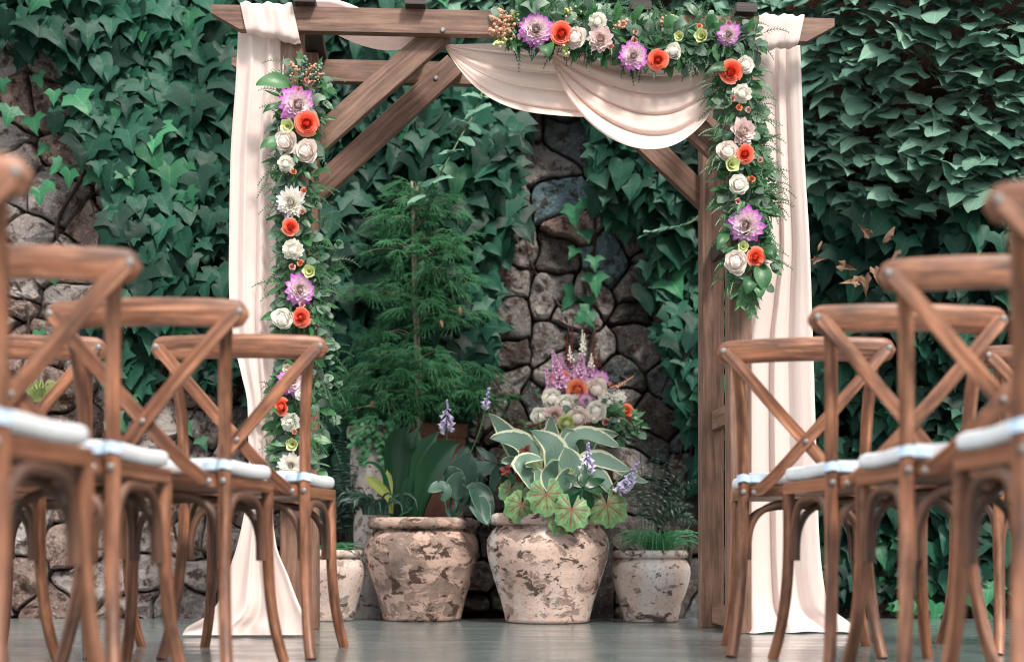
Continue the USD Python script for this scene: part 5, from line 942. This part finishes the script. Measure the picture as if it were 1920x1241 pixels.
greens(g2, [(960, 30), (1040, 35), (1120, 50), (1200, 60), (1270, 60), (1340, 55)], 30, 21, 110, 90, 160, 20, -.12, droop=-.5)
place(g2, [('DP', 1005, 53, 29), ('RC', 1053, 62, 19), ('PB', 1079, 69, 19), ('BW', 1121, 39, 15), ('DK', 1127, 72, 22), ('BP', 1190, 75, 8), ('DP', 1188, 103, 25), ('RC', 1234, 111, 17), ('PW', 1264, 95, 14), ('HG', 1318, 67, 14), ('DP', 1368, 63, 20), ('BP', 1146, 88, 7), ('BO', 1311, 50, 7), ('BP', 1368, 44, 8), ('BP', 1192, 60, 6), ('HG', 1275, 68, 10)], -.205, 7)
sprays(g2, 'astilbe_plume', 'astilbe_peach', [(960, 60, 918, 30, 60, .006), (955, 66, 915, 58, 60, .006), (965, 52, 935, 18, 50, .005), (1158, 60, 1175, 36, 26, .005), (1235, 48, 1262, 30, 26, .005)], 5, -.17)
sprays(g2, 'lime_sprig', 'hellebore_green', [(965, 70, 925, 84, 36, .005), (975, 45, 960, 20, 36, .005), (1050, 80, 1062, 104, 34, .005), (1080, 35, 1060, 18, 30, .0045)], 6, -.17)
for a, b, w in (((985, 25), (960, -6), 26), ((985, 30), (1000, -4), 24), ((1000, 25), (1030, 6), 22), ((1020, 85), (1028, 108), 30), ((1010, 30), (975, 10), 22), ((1330, 55), (1350, 38), 26), ((1250, 55), (1272, 38), 24), ((1265, 62), (1290, 45), 20)): bigleaf(g2, a, b, w, -.19, mat='ruscus_leaf' if w > 23 else 'eucalyptus_leaf')
g3 = thing('flower_garland', 'hanging garland down the upper right post, ending in large glossy leaves', 'garland', group='garlands tied to the arch')
greens(g3, [(1372, 95), (1376, 150), (1384, 210), (1388, 270), (1386, 330), (1396, 390), (1402, 440), (1408, 500), (1412, 528)], 43, 3, 270, 250, 190, 100, -.115)
greens(g3, [(1400, 200), (1415, 280), (1425, 350), (1425, 420)], 26, 31, 50, 40, 120, 10, -.09)
place(g3, [('RC', 1371, 134, 19), ('RW', 1396, 121, 16), ('BW', 1392, 174, 16), ('BO', 1385, 202, 8), ('BP', 1374, 184, 7), ('DK', 1392, 245, 23), ('PB', 1364, 283, 19), ('RC', 1397, 288, 15), ('HG', 1371, 308, 15), ('PW', 1386, 345, 17), ('BO', 1410, 335, 9), ('BP', 1384, 377, 7), ('DP', 1402, 420, 31), ('HG', 1394, 462, 11), ('RB', 1383, 490, 21), ('RC', 1416, 481, 16), ('BP', 1404, 206, 7), ('BP', 1425, 300, 7)], -.175, 11)
for a, b, w in (((1425, 495), (1432, 546), 34), ((1412, 520), (1400, 552), 28), ((1430, 470), (1454, 484), 22), ((1420, 530), (1425, 560), 26), ((1365, 440), (1345, 470), 20), ((1375, 130), (1322, 140), 20)): bigleaf(g3, a, b, w, -.16)
for a, b in (((1400, 540), (1412, 588)), ((1396, 530), (1388, 572)), ((1406, 540), (1416, 570))):
    rg = np.random.default_rng(int(a[0])); p, q = AP(*a, -.15), AP(*b, -.16); mb = MB(); mb.put(sweep(np.array([p, (p + q) / 2, q]), circ(.0014, 4), up=(0, 1, .1)))
    for k in range(9):
        for s in (-1, 1): mb.put(put_leaf(LANCE[k % 3], p + (q - p) * (k + 1) / 9, norm((s * .7, -.1, -.7)), (0, -1, .3), .030))
    obj('sprig', mb.get(), 'ruscus_leaf', g3, smooth=True)

# ---------------------------------------------------------------- arrangement on a pedestal
YP = 6.38
pz = CAMZ + (HY - 838) * YP / FPX
px_ = (1098 - CX) * YP / FPX
pd = thing('stone_pedestal', 'square grey stone pedestal half hidden behind the variegated hosta', 'pedestal', (px_, YP, GZ), .25)
obj('shaft', beam((0, 0, 0), (0, 0, pz - GZ - .06), .20, .20, .008, up=(0, 1, 0)), 'stone_dark', pd); obj('cap', beam((0, 0, pz - GZ - .06), (0, 0, pz - GZ), .25, .25, .010, up=(0, 1, 0)), 'stone_grey', pd)
fa = thing('flower_arrangement', 'tall arrangement with lilac spikes and coral roses on the pedestal before the stones', 'flowers')
obj('bowl', lathe(np.array([(0, pz), (.06, pz + .001), (.07, pz + .02), (.10, pz + .06), (.115, pz + .085), (.105, pz + .08), (0, pz + .07)]), 32, (px_, YP, 0)), 'urn_white', fa, smooth=50)
C0 = np.array([px_, YP, pz + .10])
rg = np.random.default_rng(6)
def afl(code, px, py, r, dY, face=(0, -1, .35)):
    p = at(px, py, YP + dY); flower(fa, code, p, r * YP / FPX * 1.28, np.asarray(face) + (rg.normal(0, .2), 0, rg.normal(0, .12)), int(px) + int(py))
for c, x, y, r, dY in (('RC', 1050, 713, 15, -.02), ('RP', 1085, 732, 18, -.10), ('RB', 1116, 731, 19, -.07), ('DP', 1124, 712, 14, -.02), ('RW', 1036, 748, 17, -.06), ('PW', 1061, 757, 16, -.11), ('PW', 1015, 781, 16, -.08), ('DK', 1041, 779, 18, -.14), ('DP', 1098, 752, 12, -.14), ('DW', 1080, 752, 12, -.12), ('RB', 1085, 783, 18, -.17), ('PW', 1118, 769, 16, -.15), ('RC', 1174, 771, 11, -.02), ('RG', 1159, 769, 10, -.06), ('BW', 1158, 794, 14, -.09),
        ('BP', 1018, 799, 8, -.14), ('BP', 1034, 798, 8, -.16), ('RB', 1113, 784, 8, -.20), ('BP', 1136, 791, 8, -.16), ('RG', 1062, 793, 13, -.19), ('DW', 1160, 745, 12, 0), ('BP', 1178, 795, 7, -.05), ('BP', 1146, 722, 6, 0), ('BP', 1056, 800, 7, -.18)): afl(c, x, y, r, dY)
def spike(th, name, base, top, Y, n, r0, mat, seed, flor='bell', tipmat=None):
    rg = np.random.default_rng(seed); a, b = at(*base, Y), at(*top, Y + .03); mb = MB(); d = b - a
    mb.put(sweep(np.array([a, (a + b) / 2, b]), circ(.0022, 5), up=(0, 1, .1)))
    for i in range(n):
        t = i / n; q = a + d * (.1 + .9 * t); ang = i * 2.4; w = r0 * (1.15 - t); o = np.array([math.cos(ang), math.sin(ang) - .3, rg.uniform(-.2, .5)])
        if flor == 'bell': v, f, u = bell(q, norm(o + (0, 0, -.2)), w * 1.9, w * .85)
        else: v, f, u = ball(q + o * w * 1.5, w * .6, 1, (1, 1, 1.3)); u = np.c_[u[:, 0], np.full(len(v), rg.random())]
        mb.add(v, f, u)
    obj(name, mb.get(), mat, th, smooth=True)
for i, (b, t, n) in enumerate((((1085, 740), (1092, 655), 46), ((1100, 735), (1110, 668), 40), ((1072, 735), (1070, 660), 40), ((1055, 735), (1036, 655), 40), ((1045, 740), (1022, 690), 32), ((1062, 735), (1050, 662), 38), ((1092, 730), (1096, 690), 36), ((1035, 745), (1030, 715), 22), ((1105, 735), (1118, 690), 30))):
    spike(fa, 'lilac_spike', b, t, YP - .05 + .015 * (i % 3), n + 20, .0175, 'lilac', i)
for i, (b, t, n) in enumerate((((1091, 670), (1092, 618), 22), ((1070, 680), (1068, 648), 14), ((1108, 690), (1109, 662), 14), ((1092, 660), (1096, 625), 14))): spike(fa, 'pale_bud_spike', b, t, YP - .06, n, .0075, 'rose_white', 20 + i, 'ball')
for i, (b, t, n) in enumerate((((1068, 700), (1074, 600), 90), ((1064, 690), (1063, 628), 50), ((1112, 690), (1113, 640), 50), ((1120, 690), (1124, 655), 40), ((1100, 790), (1098, 818), 30), ((990, 800), (1020, 792), 40), ((1175, 780), (1190, 800), 26))): spike(fa, 'burgundy_plume', b, t, YP - .01 if i < 4 else YP - .2, n, .0065, 'burgundy', 30 + i, 'ball')
for i, (b, t, n) in enumerate((((1150, 730), (1188, 705), 30), ((1070, 735), (1048, 740), 24))): spike(fa, 'peach_plume', b, t, YP - .03, n, .006, 'astilbe_peach', 40 + i, 'ball')
for i, (px, py, r) in enumerate(((1140, 748, 19), (1130, 758, 12), (1068, 772, 18), (1160, 745, 10))):
    mb = MB(); c = at(px, py, YP - .12)
    for k in range(120):
        a, q = rg.uniform(0, 2 * PI), r * YP / FPX * rg.random() ** .5; v, f, u = ball(c + (q * math.cos(a), -.01 + .2 * q * rg.normal() * .3, q * .6 * math.sin(a)), .0032, 1); mb.add(v, f, np.c_[u[:, 0], np.full(len(v), rg.random())])
    obj('lace_flower', mb.get(), 'lace_white', fa, smooth=True)
mbs = {}; Lf = []
for i in range(420):
    a = rg.uniform(-.15, PI + .15); rr = rg.uniform(.25, 1.0); px, py = 1095 + 96 * rr * math.cos(a), 806 - 92 * rr * math.sin(a) * rg.random() ** .5
    if i % 3 == 0: px, py = rg.uniform(992, 1200), rg.uniform(790, 828)
    p = at(px, py, YP - .02 - .16 * rg.random() * (py > 740) * (rr < .8)); o = norm((math.cos(a), rg.uniform(-.8, .2), .4 * math.sin(a)) + rg.normal(0, .4, 3)); k = rg.random()
    g, m, s = (RND[rg.integers(4)], 'eucalyptus_leaf', rg.uniform(.022, .045)) if k < .45 else ((OVAL + LANCE)[rg.integers(6)], 'ruscus_leaf', rg.uniform(.04, .08)) if k < .85 else (LANCE[0], 'fern_leaf', rg.uniform(.05, .1))
    Lf.append((s, m, put_leaf(g, p + (0, .02, 0), o, (rg.normal(0, .4), -1, .5), s)))
Lf.sort(key=lambda x: -x[0])
for _, m, g in Lf[:80]: obj('leaf', g, m, fa, smooth=True)
for _, m, g in Lf[80:]: mbs.setdefault(m, MB()).put(g)
for m, mb in mbs.items(): mb.build('foliage', m, fa, kind='stuff')
